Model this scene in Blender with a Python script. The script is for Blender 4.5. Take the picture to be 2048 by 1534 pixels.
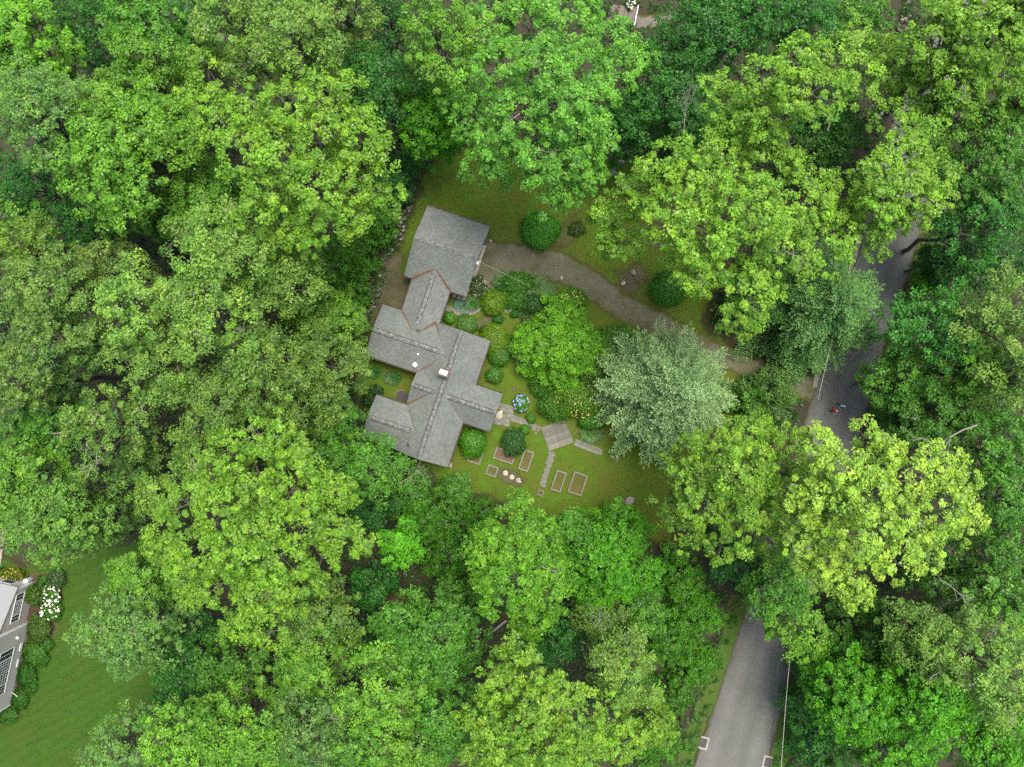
import bpy, bmesh, math, random
import numpy as np
import mathutils.geometry
from mathutils import Vector, Matrix, noise as mnoise

for _o in list(bpy.data.objects):
    bpy.data.objects.remove(_o, do_unlink=True)
SC = bpy.context.scene
COL = SC.collection

# ------------------------------------------------------------------ camera, sky, sun, exposure
H = 80.0                       # flying height of the camera in metres
F = 1422.0                     # focal length in pixels of the 2048 wide photograph
cam = bpy.data.cameras.new("camera")
cam.sensor_width = 36.0
cam.lens = 36.0 * F / 2048.0
cam.clip_start = 0.5
cam.clip_end = 2000.0
camera = bpy.data.objects.new("camera", cam)
camera.location = (0, 0, H)
camera.rotation_euler = (0, 0, 0)
COL.objects.link(camera)
SC.camera = camera

SUN_ELEV, SUN_ROT = math.radians(74), math.radians(38)
world = bpy.data.worlds.new("World")
SC.world = world
world.use_nodes = True
wn = world.node_tree
bg = wn.nodes["Background"]
sky = wn.nodes.new("ShaderNodeTexSky")
sky.sky_type = 'NISHITA'
sky.sun_disc = False
sky.sun_elevation = SUN_ELEV
sky.sun_rotation = SUN_ROT
sky.air_density = 1.0
sky.dust_density = 6.0
sky.ozone_density = 1.0
wn.links.new(sky.outputs[0], bg.inputs[0])
bg.inputs[1].default_value = 0.105

sun = bpy.data.lights.new("sun", 'SUN')
sun.energy = 1.2
sun.angle = math.radians(26)
sun.color = (1.0, 0.95, 0.86)
sun_o = bpy.data.objects.new("sun", sun)
sun_o.rotation_euler = (math.pi/2 - SUN_ELEV, 0, math.pi - SUN_ROT)
sun_o.location = (0, 0, 120)
COL.objects.link(sun_o)

SC.view_settings.view_transform = 'Standard'
SC.view_settings.look = 'None'
SC.view_settings.gamma = 1.0
SC.view_settings.use_curve_mapping = False
SC.view_settings.exposure = 1.52
SC.cycles.max_bounces = 6
SC.cycles.diffuse_bounces = 3
SC.cycles.transmission_bounces = 4
SC.cycles.transparent_max_bounces = 8
SC.cycles.use_denoising = False

# ------------------------------------------------------------------ helpers
rng = np.random.default_rng(7)
rnd = random.Random(11)
TRIS = [0]

def W(px, py, z=0.0):
    """a point seen at a pixel of the photograph, at height z"""
    k = (H - z) / F
    return Vector(((px - 1024) * k, (767 - py) * k, z))

def M(px, z=0.0):
    return px * (H - z) / F

def tag(o, label=None, cat=None, group=None, kind=None):
    if label: o["label"] = label
    if cat: o["category"] = cat
    if group: o["group"] = group
    if kind: o["kind"] = kind
    return o

def link(o, parent=None):
    COL.objects.link(o)
    if parent is not None:
        o.parent = parent
    return o

def empty(name, loc=(0, 0, 0), rz=0.0, label=None, cat=None, group=None, kind=None):
    o = bpy.data.objects.new(name, None)
    o.empty_display_size = 0.3
    o.location = loc
    o.rotation_euler = (0, 0, rz)
    link(o)
    return tag(o, label, cat, group, kind)

def np_mesh(name, V, faces, mat, attrs=None, smooth=False):
    """mesh from a vertex array and a (n,k) face array; attrs are point float attributes"""
    V = np.asarray(V, dtype=np.float32)
    faces = np.asarray(faces, dtype=np.int32)
    n, k = faces.shape
    me = bpy.data.meshes.new(name)
    me.vertices.add(len(V))
    me.vertices.foreach_set("co", V.ravel())
    me.loops.add(n * k)
    me.loops.foreach_set("vertex_index", faces.ravel())
    me.polygons.add(n)
    me.polygons.foreach_set("loop_start", np.arange(0, n * k, k, dtype=np.int32))
    me.polygons.foreach_set("loop_total", np.full(n, k, dtype=np.int32))
    if smooth:
        me.polygons.foreach_set("use_smooth", np.ones(n, dtype=bool))
    me.update(calc_edges=True)
    for an, av in (attrs or {}).items():
        at = me.attributes.new(an, 'FLOAT', 'POINT')
        at.data.foreach_set("value", np.asarray(av, dtype=np.float32))
    me.materials.append(mat)
    TRIS[0] += n * (k - 2)
    return me

def obj(name, me, parent=None, loc=None, rz=None):
    o = bpy.data.objects.new(name, me)
    if loc is not None: o.location = loc
    if rz is not None: o.rotation_euler = (0, 0, rz)
    return link(o, parent)

class MB:
    """collects simple shapes in one bmesh"""
    def __init__(s):
        s.bm = bmesh.new()
    def box(s, x0, x1, y0, y1, z0, z1, rot=None):
        r = bmesh.ops.create_cube(s.bm, size=1.0)
        vs = r['verts']
        for v in vs:
            v.co = Vector((x0 + (v.co.x + .5) * (x1 - x0), y0 + (v.co.y + .5) * (y1 - y0), z0 + (v.co.z + .5) * (z1 - z0)))
            if rot: v.co = rot @ v.co
        return vs
    def cyl(s, p, r, h, n=12, r2=None):
        R = bmesh.ops.create_cone(s.bm, cap_ends=True, segments=n, radius1=r, radius2=r if r2 is None else r2, depth=h)
        for v in R['verts']:
            v.co += Vector(p) + Vector((0, 0, h / 2))
        return R['verts']
    def poly(s, pts):
        return s.bm.faces.new([s.bm.verts.new(p) for p in pts])
    def prism(s, pts2d, z0, z1):
        a = [s.bm.verts.new((x, y, z0)) for x, y in pts2d]
        b = [s.bm.verts.new((x, y, z1)) for x, y in pts2d]
        n = len(pts2d)
        s.bm.faces.new(a[::-1]); s.bm.faces.new(b)
        for i in range(n):
            s.bm.faces.new((a[i], a[(i + 1) % n], b[(i + 1) % n], b[i]))
    def tube(s, pts, r0, r1=None, n=6):
        r1 = r0 if r1 is None else r1
        rings = []
        L = len(pts)
        for i, p in enumerate(pts):
            p = Vector(p)
            d = (Vector(pts[min(i + 1, L - 1)]) - Vector(pts[max(i - 1, 0)])).normalized()
            up = Vector((0, 0, 1)) if abs(d.z) < .9 else Vector((1, 0, 0))
            a = d.cross(up).normalized(); b = d.cross(a)
            r = r0 + (r1 - r0) * i / max(1, L - 1)
            rings.append([s.bm.verts.new(p + (a * math.cos(t) + b * math.sin(t)) * r) for t in [2 * math.pi * k / n for k in range(n)]])
        for i in range(L - 1):
            for k in range(n):
                s.bm.faces.new((rings[i][k], rings[i][(k + 1) % n], rings[i + 1][(k + 1) % n], rings[i + 1][k]))
        s.bm.faces.new(rings[0][::-1]); s.bm.faces.new(rings[-1])
    def bevel(s, w):
        bmesh.ops.bevel(s.bm, geom=list(s.bm.edges), offset=w, segments=1, affect='EDGES')
    def mesh(s, name, mat, smooth=False):
        me = bpy.data.meshes.new(name)
        bmesh.ops.recalc_face_normals(s.bm, faces=list(s.bm.faces))
        s.bm.to_mesh(me); s.bm.free()
        me.materials.append(mat)
        if smooth:
            me.polygons.foreach_set("use_smooth", np.ones(len(me.polygons), dtype=bool))
        TRIS[0] += sum(len(p.vertices) - 2 for p in me.polygons)
        return me
    def build(s, name, mat, parent=None, smooth=False, loc=None, rz=None):
        return obj(name, s.mesh(name, mat, smooth), parent, loc, rz)

# ------------------------------------------------------------------ materials
MATS = {}
def newmat(name):
    m = bpy.data.materials.new(name)
    m.use_nodes = True
    nt = m.node_tree
    return m, nt, nt.nodes["Principled BSDF"]

def N(nt, t, **kw):
    n = nt.nodes.new(t)
    for k, v in kw.items():
        if k.startswith("i_"):
            n.inputs[k[2:].replace("_", " ")].default_value = v
        else:
            setattr(n, k, v)
    return n

def ramp(nt, src, stops):
    r = nt.nodes.new("ShaderNodeValToRGB")
    el = r.color_ramp.elements
    while len(el) > 1: el.remove(el[-1])
    el[0].position = stops[0][0]; el[0].color = (*stops[0][1], 1)
    for p, c in stops[1:]:
        e = el.new(p); e.color = (*c, 1)
    nt.links.new(src, r.inputs[0])
    return r.outputs[0]

def coords(nt, kind="Object", scale=None, rot=None):
    tc = nt.nodes.new("ShaderNodeTexCoord")
    o = tc.outputs[kind]
    if scale is not None or rot is not None:
        mp = nt.nodes.new("ShaderNodeMapping")
        if scale is not None: mp.inputs['Scale'].default_value = scale
        if rot is not None: mp.inputs['Rotation'].default_value = rot
        nt.links.new(o, mp.inputs[0]); o = mp.outputs[0]
    return o

def noise(nt, vec, scale, detail=4, rough=.6, dist=0):
    n = N(nt, "ShaderNodeTexNoise")
    n.inputs['Scale'].default_value = scale
    n.inputs['Detail'].default_value = detail
    n.inputs['Roughness'].default_value = rough
    n.inputs['Distortion'].default_value = dist
    nt.links.new(vec, n.inputs['Vector'])
    return n.outputs[0]

def mixc(nt, fac, a, b, blend='MIX'):
    m = nt.nodes.new("ShaderNodeMix"); m.data_type = 'RGBA'; m.blend_type = blend
    for sock, v in ((m.inputs[0], fac), (m.inputs[6], a), (m.inputs[7], b)):
        if isinstance(v, (int, float)): sock.default_value = v
        elif isinstance(v, tuple): sock.default_value = (*v, 1)
        else: nt.links.new(v, sock)
    return m.outputs[2]

def math_n(nt, op, a, b=None, clamp=False):
    m = nt.nodes.new("ShaderNodeMath"); m.operation = op; m.use_clamp = clamp
    for i, v in enumerate((a, b)):
        if v is None: continue
        if isinstance(v, (int, float)): m.inputs[i].default_value = v
        else: nt.links.new(v, m.inputs[i])
    return m.outputs[0]

def bump(nt, bsdf, h, strength=.5, dist=.02):
    b = N(nt, "ShaderNodeBump"); b.inputs['Strength'].default_value = strength; b.inputs['Distance'].default_value = dist
    nt.links.new(h, b.inputs['Height']); nt.links.new(b.outputs[0], bsdf.inputs['Normal'])

def plain(name, stops, scale=6, rough=.8, detail=5, spec=.3, bmp=0.0, metal=0.0, vec_scale=None):
    """a noise-mottled surface"""
    if name in MATS: return MATS[name]
    m, nt, b = newmat(name)
    v = coords(nt, "Object", vec_scale)
    f = noise(nt, v, scale, detail, .65)
    c = ramp(nt, f, stops)
    nt.links.new(c, b.inputs['Base Color'])
    b.inputs['Roughness'].default_value = rough
    b.inputs['Specular IOR Level'].default_value = spec
    b.inputs['Metallic'].default_value = metal
    if bmp: bump(nt, b, f, bmp, .03)
    MATS[name] = m
    return m

def soft_edge(nt, c, under, scale=2.2, amount=.75):
    """towards the rim of a ground sheet, where the attribute 'edge' falls to 0, what grows or lies beside it creeps in"""
    at = N(nt, "ShaderNodeAttribute", attribute_name="edge")
    v = coords(nt, "Object")
    n1 = noise(nt, v, scale, 5, .7)
    n2 = noise(nt, v, scale * 6, 3, .7)
    s = math_n(nt, 'ADD', math_n(nt, 'MULTIPLY', n1, amount), math_n(nt, 'MULTIPLY', n2, amount * .6))
    s = math_n(nt, 'SUBTRACT', s, amount * .8 - .5)
    d = math_n(nt, 'SUBTRACT', at.outputs['Fac'], s)
    f = math_n(nt, 'ADD', math_n(nt, 'MULTIPLY', d, 3.0), .5, True)
    u = ramp(nt, n2, [(.3, tuple(k * .65 for k in under)), (.7, tuple(k * 1.35 for k in under))])
    return mixc(nt, f, u, c)

def leaf_material(name, gloss=.42, trans=.3, tip=(1.42, 1.42, .78)):  # default tip carries a pale gloss highlight painted into the leaf colour
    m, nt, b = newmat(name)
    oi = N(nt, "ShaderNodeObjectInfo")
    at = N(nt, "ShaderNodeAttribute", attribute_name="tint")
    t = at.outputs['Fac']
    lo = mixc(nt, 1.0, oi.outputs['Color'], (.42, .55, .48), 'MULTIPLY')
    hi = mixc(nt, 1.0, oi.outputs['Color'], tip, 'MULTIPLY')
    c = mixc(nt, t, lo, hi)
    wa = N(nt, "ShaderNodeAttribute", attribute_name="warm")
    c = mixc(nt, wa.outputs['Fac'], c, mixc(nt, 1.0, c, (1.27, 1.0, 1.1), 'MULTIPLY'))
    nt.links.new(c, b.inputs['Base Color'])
    b.inputs['Roughness'].default_value = gloss
    b.inputs['Specular IOR Level'].default_value = .3
    tl = N(nt, "ShaderNodeBsdfTranslucent")
    tc = mixc(nt, 1.0, c, (1.25, 1.45, .5), 'MULTIPLY')
    nt.links.new(tc, tl.inputs[0])
    mx = N(nt, "ShaderNodeMixShader"); mx.inputs[0].default_value = trans
    nt.links.new(b.outputs[0], mx.inputs[1]); nt.links.new(tl.outputs[0], mx.inputs[2])
    nt.links.new(mx.outputs[0], nt.nodes["Material Output"].inputs['Surface'])
    return m

LEAF = leaf_material("leaf")
NEEDLE = leaf_material("needle", .5, .15, (1.3, 1.3, 1.2))
BARK = plain("bark", [(.3, (.05, .042, .033)), (.7, (.17, .15, .125))], 9, .9, bmp=.6)
BAREWOOD = plain("bare_grey_wood", [(.3, (.16, .145, .12)), (.7, (.32, .295, .255))], 7, .9)
PETAL = {}
def petal(name, col):
    if name not in PETAL:
        PETAL[name] = plain("petal_" + name, [(.3, tuple(c * .8 for c in col)), (.7, col)], 9, .7)
    return PETAL[name]

# ------------------------------------------------------------------ foliage
def unit(a):
    return a / np.maximum(np.linalg.norm(a, axis=1, keepdims=True), 1e-6)

def leaf_cards(C, Nn, S, T, width=.62, fold=.16, along=None, tri=False):
    """leaf blades: centre, normal, size, tint -> vertices, faces, tints; folded kites, or pointed triangles"""
    n = len(C)
    Nn = unit(Nn)
    r = rng.normal(size=(n, 3)) if along is None else along
    t = unit(r - Nn * np.sum(r * Nn, axis=1, keepdims=True))
    b = np.cross(Nn, t)
    s = S[:, None]
    if tri:
        V = np.empty((n, 3, 3), dtype=np.float32)
        V[:, 0] = C + t * s * .62
        V[:, 1] = C - t * s * .38 + b * s * width * .58 + Nn * s * fold
        V[:, 2] = C - t * s * .38 - b * s * width * .58 - Nn * s * fold * .4
        return V.reshape(-1, 3), np.arange(n * 3, dtype=np.int32).reshape(n, 3), np.repeat(T, 3)
    V = np.empty((n, 4, 3), dtype=np.float32)
    V[:, 0] = C - t * s * .5
    V[:, 1] = C + b * s * width * .5 + t * s * .08 + Nn * s * fold
    V[:, 2] = C + t * s * .55
    V[:, 3] = C - b * s * width * .5 + t * s * .08 + Nn * s * fold
    Q = np.arange(n * 4, dtype=np.int32).reshape(n, 4)
    return V.reshape(-1, 3), Q, np.repeat(T, 4)

def crown_leaves(lobes, tuft=.5, per=26, size=.28, dens=2.0, flat=.8, up=.8, spread=.5, low=-.3, jitter=.14, shell=.74, warm=(.2, .22)):
    """leaves of a crown: lobes are (x,y,z,R); every lobe carries tufts, every tuft leaves. Returns C,N,S,T and the tuft centres."""
    Cs, Ns, Ts, Hs, tips = [], [], [], [], []
    for (x, y, z, R) in lobes:
        nt_ = max(6, int(dens * R * R / (tuft * tuft)))
        zz = rng.uniform(low, 1, nt_)
        ph = rng.uniform(0, 2 * math.pi, nt_)
        rr = np.sqrt(1 - zz * zz)
        d = np.stack([rr * np.cos(ph), rr * np.sin(ph), zz], 1)
        rad = R * (shell + (1.08 - shell) * rng.random(nt_) ** .7) * (1 + .12 * rng.normal(size=nt_)) * np.where(rng.random(nt_) < .09, rng.uniform(1.1, 1.42, nt_), 1)
        tc = np.array([x, y, z]) + d * rad[:, None] * np.array([1, 1, flat])
        tips.append((np.array([x, y, z]), tc))
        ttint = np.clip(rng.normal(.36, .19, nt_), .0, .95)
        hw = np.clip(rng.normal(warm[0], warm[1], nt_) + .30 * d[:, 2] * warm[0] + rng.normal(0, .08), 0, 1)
        Hs.append(np.repeat(hw, per))
        k = per
        dd = rng.normal(size=(nt_, k, 3)); dd /= np.linalg.norm(dd, axis=2, keepdims=True)
        dd[:, :, 2] = np.abs(dd[:, :, 2]) * .9 - .2
        tr = tuft * rng.uniform(.5, 1.55, (nt_, 1, 1))
        c = tc[:, None, :] + dd * tr * (rng.random((nt_, k, 1)) ** .45) * np.array([1, 1, .7])
        nn = dd * spread + d[:, None, :] * .45 + np.array([0, 0, up]) + rng.normal(size=(nt_, k, 3)) * .38
        Cs.append(c.reshape(-1, 3)); Ns.append(nn.reshape(-1, 3))
        Ts.append(np.clip(ttint[:, None] + dd[:, :, 2] * .22 + rng.normal(0, .2, (nt_, k)), 0, 1).ravel())   # tuft tops paler: highlights from above put into the tint
    C = np.concatenate(Cs); Nn = np.concatenate(Ns); T = np.concatenate(Ts)
    S = size * rng.uniform(.65, 1.4, len(C))
    return C, Nn, S, T, np.concatenate(Hs), tips

def np_tubes(paths, n=5):
    """many tapered tubes: paths = list of (points (k,3), r0, r1)"""
    Vs, Fs, off = [], [], 0
    ang = np.linspace(0, 2 * math.pi, n, endpoint=False)
    for pts, r0, r1 in paths:
        pts = np.asarray(pts, dtype=float)
        k = len(pts)
        d = np.gradient(pts, axis=0); d = unit(d)
        ref = np.where(np.abs(d[:, 2:3]) > .9, np.array([[1., 0, 0]]), np.array([[0, 0, 1.]]))
        a = unit(np.cross(d, ref)); b = np.cross(d, a)
        r = np.linspace(r0, r1, k)[:, None, None]
        ring = pts[:, None, :] + (a[:, None, :] * np.cos(ang)[None, :, None] + b[:, None, :] * np.sin(ang)[None, :, None]) * r
        Vs.append(ring.reshape(-1, 3))
        i, j = np.meshgrid(np.arange(k - 1), np.arange(n), indexing='ij')
        j2 = (j + 1) % n
        Fs.append(np.stack([off + i * n + j, off + i * n + j2, off + (i + 1) * n + j2, off + (i + 1) * n + j], -1).reshape(-1, 4))
        off += k * n
    return np.concatenate(Vs), np.concatenate(Fs)

def bend(p, q, sag, k=5):
    """a slightly crooked path from p to q that first rises/falls by sag"""
    p = np.asarray(p, float); q = np.asarray(q, float)
    t = np.linspace(0, 1, k)[:, None]
    L = np.linalg.norm(q - p)
    w = np.sin(t * math.pi)
    out = p + (q - p) * t + w * np.array([0, 0, sag]) + w * rng.normal(size=(k, 3)) * L * .035
    return out

def twig_paths(base, direction, length, r, depth=3, spread=.75, up=.25):
    """recursive bare branching"""
    out = []
    p = np.asarray(base, float); d = np.asarray(direction, float); d = d / np.linalg.norm(d)
    pts = [p]
    for i in range(4):
        d = d + rng.normal(size=3) * .16 + np.array([0, 0, up * .05]); d = d / np.linalg.norm(d)
        p = p + d * length / 4
        pts.append(p)
        if depth > 0 and i >= 1:
            for _ in range(1 if depth < 3 else 2):
                dd = d + rng.normal(size=3) * spread; dd[2] = abs(dd[2]) * .5 if up > 0 else dd[2] * .5
                out += twig_paths(p, dd, length * rng.uniform(.4, .62), r * .5, depth - 1, spread, up)
    out.append((np.array(pts), r, r * .35))
    return out
# ------------------------------------------------------------------ ground
def ground_mat():
    m, nt, b = newmat("forest_floor")
    v = coords(nt, "Object")
    n1 = noise(nt, v, .35, 5, .6); n2 = noise(nt, v, 7, 4, .7)
    c1 = ramp(nt, n1, [(.35, (.020, .016, .010)), (.55, (.018, .026, .009)), (.7, (.032, .022, .013))])
    c = mixc(nt, n2, c1, (.045, .034, .02)); 
    nt.links.new(c, b.inputs['Base Color']); b.inputs['Roughness'].default_value = .95
    bump(nt, b, n2, .6, .05)
    return m

def lawn_mat(name, green, bright, brown, brown_amt, stripes=None):
    m, nt, b = newmat(name)
    v = coords(nt, "Object")
    n1 = noise(nt, v, .22, 4, .6, .4); n2 = noise(nt, v, .75, 4, .65); n3 = noise(nt, v, 9, 4, .75); n4 = noise(nt, v, 2.6, 3, .7)
    f = math_n(nt, 'ADD', math_n(nt, 'MULTIPLY', n1, .55), math_n(nt, 'MULTIPLY', n2, .45))
    c = ramp(nt, f, [(.36, bright), (.47, green), (.5 + (1 - brown_amt) * .1, tuple((g + w) / 2 for g, w in zip(green, brown))), (.58 + (1 - brown_amt) * .14, brown)])
    c = mixc(nt, math_n(nt, 'MULTIPLY', n4, .45), c, brown)
    k = ramp(nt, n3, [(.25, (.55, .55, .55)), (.5, (1, 1, 1)), (.75, (1.5, 1.45, 1.3))])
    c = mixc(nt, 1, c, k, 'MULTIPLY')
    if stripes:
        w = N(nt, "ShaderNodeTexWave"); w.inputs['Scale'].default_value = .3; w.inputs['Distortion'].default_value = 3.5; w.inputs['Detail'].default_value = 2
        nt.links.new(coords(nt, "Object", None, (0, 0, stripes)), w.inputs[0])
        s = ramp(nt, w.outputs[1], [(0, (.93, .94, .93)), (1, (1.05, 1.04, 1.0))])
        c = mixc(nt, 1, c, s, 'MULTIPLY')
    c = soft_edge(nt, c, (.035, .035, .014), 1.3, .8)
    nt.links.new(c, b.inputs['Base Color']); b.inputs['Roughness'].default_value = .9; b.inputs['Specular IOR Level'].default_value = .15
    bump(nt, b, n3, .5, .04)
    return m

def gravel_mat(name, stops, amount=.9, sc=1.8, under=(.062, .070, .016)):
    m, nt, b = newmat(name)
    v = coords(nt, "Object")
    n1 = noise(nt, v, .5, 5, .65); n2 = noise(nt, v, 14, 4, .8)
    c = ramp(nt, n1, stops)
    k = ramp(nt, n2, [(.3, (.6, .6, .6)), (.5, (1, 1, 1)), (.72, (1.55, 1.5, 1.42))])
    c = mixc(nt, 1, c, k, 'MULTIPLY')
    c = soft_edge(nt, c, under, sc, amount)
    nt.links.new(c, b.inputs['Base Color']); b.inputs['Roughness'].default_value = .92; b.inputs['Specular IOR Level'].default_value = .2
    bump(nt, b, n2, .5, .03)
    return m

def road_mat():
    m, nt, b = newmat("asphalt")
    v = coords(nt, "Object")
    at = N(nt, "ShaderNodeAttribute", attribute_name="across")
    n1 = noise(nt, v, .3, 4, .6); n2 = noise(nt, v, 22, 3, .8); n3 = noise(nt, v, 2.2, 4, .7)
    c = ramp(nt, n1, [(.3, (.092, .096, .085)), (.7, (.114, .118, .106))])
    a2 = math_n(nt, 'ADD', at.outputs['Fac'], math_n(nt, 'MULTIPLY', math_n(nt, 'SUBTRACT', n1, .5), .12))
    wear = ramp(nt, a2, [(0, (.62, .6, .56)), (.06, (.9, .9, .88)), (.22, (1.12, 1.12, 1.12)), (.36, (.95, .95, .95)), (.5, (1.08, 1.08, 1.08)), (.64, (.92, .92, .92)), (.78, (1.12, 1.12, 1.12)), (.95, (.88, .88, .86)), (1, (.6, .58, .54))])
    c = mixc(nt, 1, c, wear, 'MULTIPLY')
    k = ramp(nt, n2, [(.3, (.75, .75, .75)), (.7, (1.25, 1.25, 1.25))])
    c = mixc(nt, 1, c, k, 'MULTIPLY')
    k = ramp(nt, n3, [(.35, (.92, .92, .92)), (.65, (1.06, 1.06, 1.06))])
    c = mixc(nt, 1, c, k, 'MULTIPLY')
    c = soft_edge(nt, c, (.05, .05, .02), 2.5, .4)
    nt.links.new(c, b.inputs['Base Color']); b.inputs['Roughness'].default_value = .85; b.inputs['Specular IOR Level'].default_value = .3
    bump(nt, b, n2, .3, .01)
    return m

def densify(pts, step):
    out = []
    n = len(pts)
    for i in range(n):
        a, b_ = Vector(pts[i]), Vector(pts[(i + 1) % n])
        k = max(1, int((b_ - a).length / step))
        out += [a + (b_ - a) * j / k for j in range(k)]
    return out

def sheet(name, pxpts, z, mat, fringe=1.4, parent=None):
    pts = densify([W(x, y)[:2] for x, y in pxpts], .35)
    rag = min(.45, fringe * .3)
    pts = [p + Vector((mnoise.noise(Vector((p.x * .9, p.y * .9, 1))), mnoise.noise(Vector((p.x * .9, p.y * .9, 9))))) * rag * 1.6 + Vector((rnd.gauss(0, 1), rnd.gauss(0, 1))) * rag * .16 for p in pts]
    poly = np.array([[p.x, p.y] for p in pts]); n = len(poly)
    lo, hi = poly.min(0), poly.max(0)
    st = max(.35, fringe * .5)
    gx, gy = np.meshgrid(np.arange(lo[0], hi[0], st), np.arange(lo[1], hi[1], st))
    Q = np.stack([gx.ravel(), gy.ravel()], 1) + rng.normal(size=(gx.size, 2)) * st * .12
    a, b_ = poly, np.roll(poly, -1, 0)
    ins = np.zeros(len(Q), bool); dist = np.full(len(Q), 1e9)
    for p, q in zip(a, b_):
        with np.errstate(divide='ignore', invalid='ignore'):
            cr = ((p[1] > Q[:, 1]) != (q[1] > Q[:, 1])) & (Q[:, 0] < (q[0] - p[0]) * (Q[:, 1] - p[1]) / (q[1] - p[1]) + p[0])
        ins ^= cr
        d = q - p; t = np.clip(((Q - p) @ d) / max(1e-9, d @ d), 0, 1)
        dist = np.minimum(dist, np.linalg.norm(Q - (p + t[:, None] * d), axis=1))
    keep = ins & (dist > st * .45); Q, dist = Q[keep], dist[keep]
    vv = [Vector(p) for p in poly] + [Vector(p) for p in Q]
    ov, _e, of, orig, _a, _b = mathutils.geometry.delaunay_2d_cdt(vv, [], [list(range(n))], 1, 1e-5)
    A = [min((0.0 if k < n else min(1.0, dist[k - n] / fringe)) for k in o_) if o_ else 0.0 for o_ in orig]
    me = bpy.data.meshes.new(name)
    me.from_pydata([(v.x, v.y, z) for v in ov], [], of)
    at = me.attributes.new("edge", 'FLOAT', 'POINT'); at.data.foreach_set("value", np.array(A, dtype=np.float32))
    me.materials.append(mat)
    # faces upward
    if me.polygons[0].normal.z < 0: me.flip_normals()
    o = obj(name, me, parent)
    return tag(o, kind="structure")

def spline(pts, per=8):
    P = [Vector(p) for p in pts]; out = []
    for i in range(len(P) - 1):
        p0, p1, p2, p3 = P[max(i - 1, 0)], P[i], P[i + 1], P[min(i + 2, len(P) - 1)]
        for k in range(per):
            t = k / per
            out.append(.5 * ((2 * p1) + (-p0 + p2) * t + (2 * p0 - 5 * p1 + 4 * p2 - p3) * t * t + (-p0 + 3 * p1 - 3 * p2 + p3) * t ** 3))
    out.append(P[-1])
    return out

def strip(name, left, right, z, mat, fringe=.5, per=18):
    """a road-like sheet between two edges given in pixels of the photograph"""
    Lp = spline([(*W(x, y)[:2], 0) for x, y in left], per); Rp = spline([(*W(x, y)[:2], 0) for x, y in right], per)
    V, A, X = [], [], []
    for a, b_ in zip(Lp, Rp):
        ax_ = (b_ - a).normalized(); a = a + ax_ * (mnoise.noise(a * .8) * fringe * .5 + rnd.gauss(0, fringe * .06)); b_ = b_ + ax_ * (mnoise.noise(b_ * .8) * fringe * .5 + rnd.gauss(0, fringe * .06))
        w = (b_ - a).length; f = min(.27, fringe / w)
        for t, e in ((0, 0), (f, 1), (.3, 1), (.5, 1), (.7, 1), (1 - f, 1), (1, 0)):
            p = a + (b_ - a) * t
            V.append((p.x, p.y, z)); A.append(e); X.append(t)
    n = len(Lp)
    Q = [(i * 7 + j, i * 7 + j + 1, (i + 1) * 7 + j + 1, (i + 1) * 7 + j) for i in range(n - 1) for j in range(6)]
    me = np_mesh(name, V, Q, mat, {"edge": A, "across": X})
    bad = sum(1 for p in me.polygons if p.normal.z * me.polygons[0].normal.z < 0)
    if bad: print('FOLDED', name, bad)
    if me.polygons[0].normal.z < 0: me.flip_normals()
    return tag(obj(name, me), kind="structure")

mb = MB(); mb.poly([(-400, -400, 0), (400, -400, 0), (400, 400, 0), (-400, 400, 0)])
g = mb.build("ground", ground_mat()); tag(g, kind="structure")

YARD = [(870,285),(1000,270),(1180,285),(1300,320),(1420,400),(1470,520),(1440,600),(1420,640),(1480,690),(1560,740),(1600,790),(1540,830),(1420,885),(1370,950),(1355,1010),(1365,1090),(1330,1120),(1290,1085),(1200,1075),(1100,1060),(1000,1020),(900,1000),(840,950),(760,890),(700,800),(695,735),(730,640),(770,530),(810,420),(830,340)]
MOWN = [(-60,1090),(60,1125),(200,1090),(310,1060),(350,1130),(370,1250),(345,1350),(320,1430),(250,1470),(180,1540),(120,1620),(-60,1620)]
LAWN = lawn_mat("lawn_grass", (.056, .112, .008), (.056, .155, .008), (.088, .088, .016), .20)
MOWN_M = lawn_mat("mown_grass", (.027, .076, .007), (.030, .095, .007), (.046, .074, .011), .2, stripes=math.radians(62))
VERGE = lawn_mat("verge_grass", (.035, .100, .012), (.045, .13, .012), (.07, .07, .02), .25)
sheet("lawn", YARD, .006, LAWN, 2.0)
sheet("mown_lawn", MOWN, .006, MOWN_M, 1.2)
strip("verge", [(1455,1190),(1440,1263),(1400,1380),(1362,1480),(1340,1560)], [(1520,1190),(1482,1263),(1443,1380),(1405,1480),(1380,1560)], .010, VERGE, .5)
strip("verge", [(1610,1290),(1580,1360),(1560,1430),(1545,1480),(1525,1560)], [(1680,1290),(1630,1360),(1600,1430),(1590,1480),(1570,1560)], .010, VERGE, .5)
strip("verge", [(1838,470),(1815,560),(1785,650),(1755,740),(1735,830)], [(1880,470),(1860,560),(1830,650),(1800,740),(1780,830)], .010, VERGE, .5)

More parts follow.
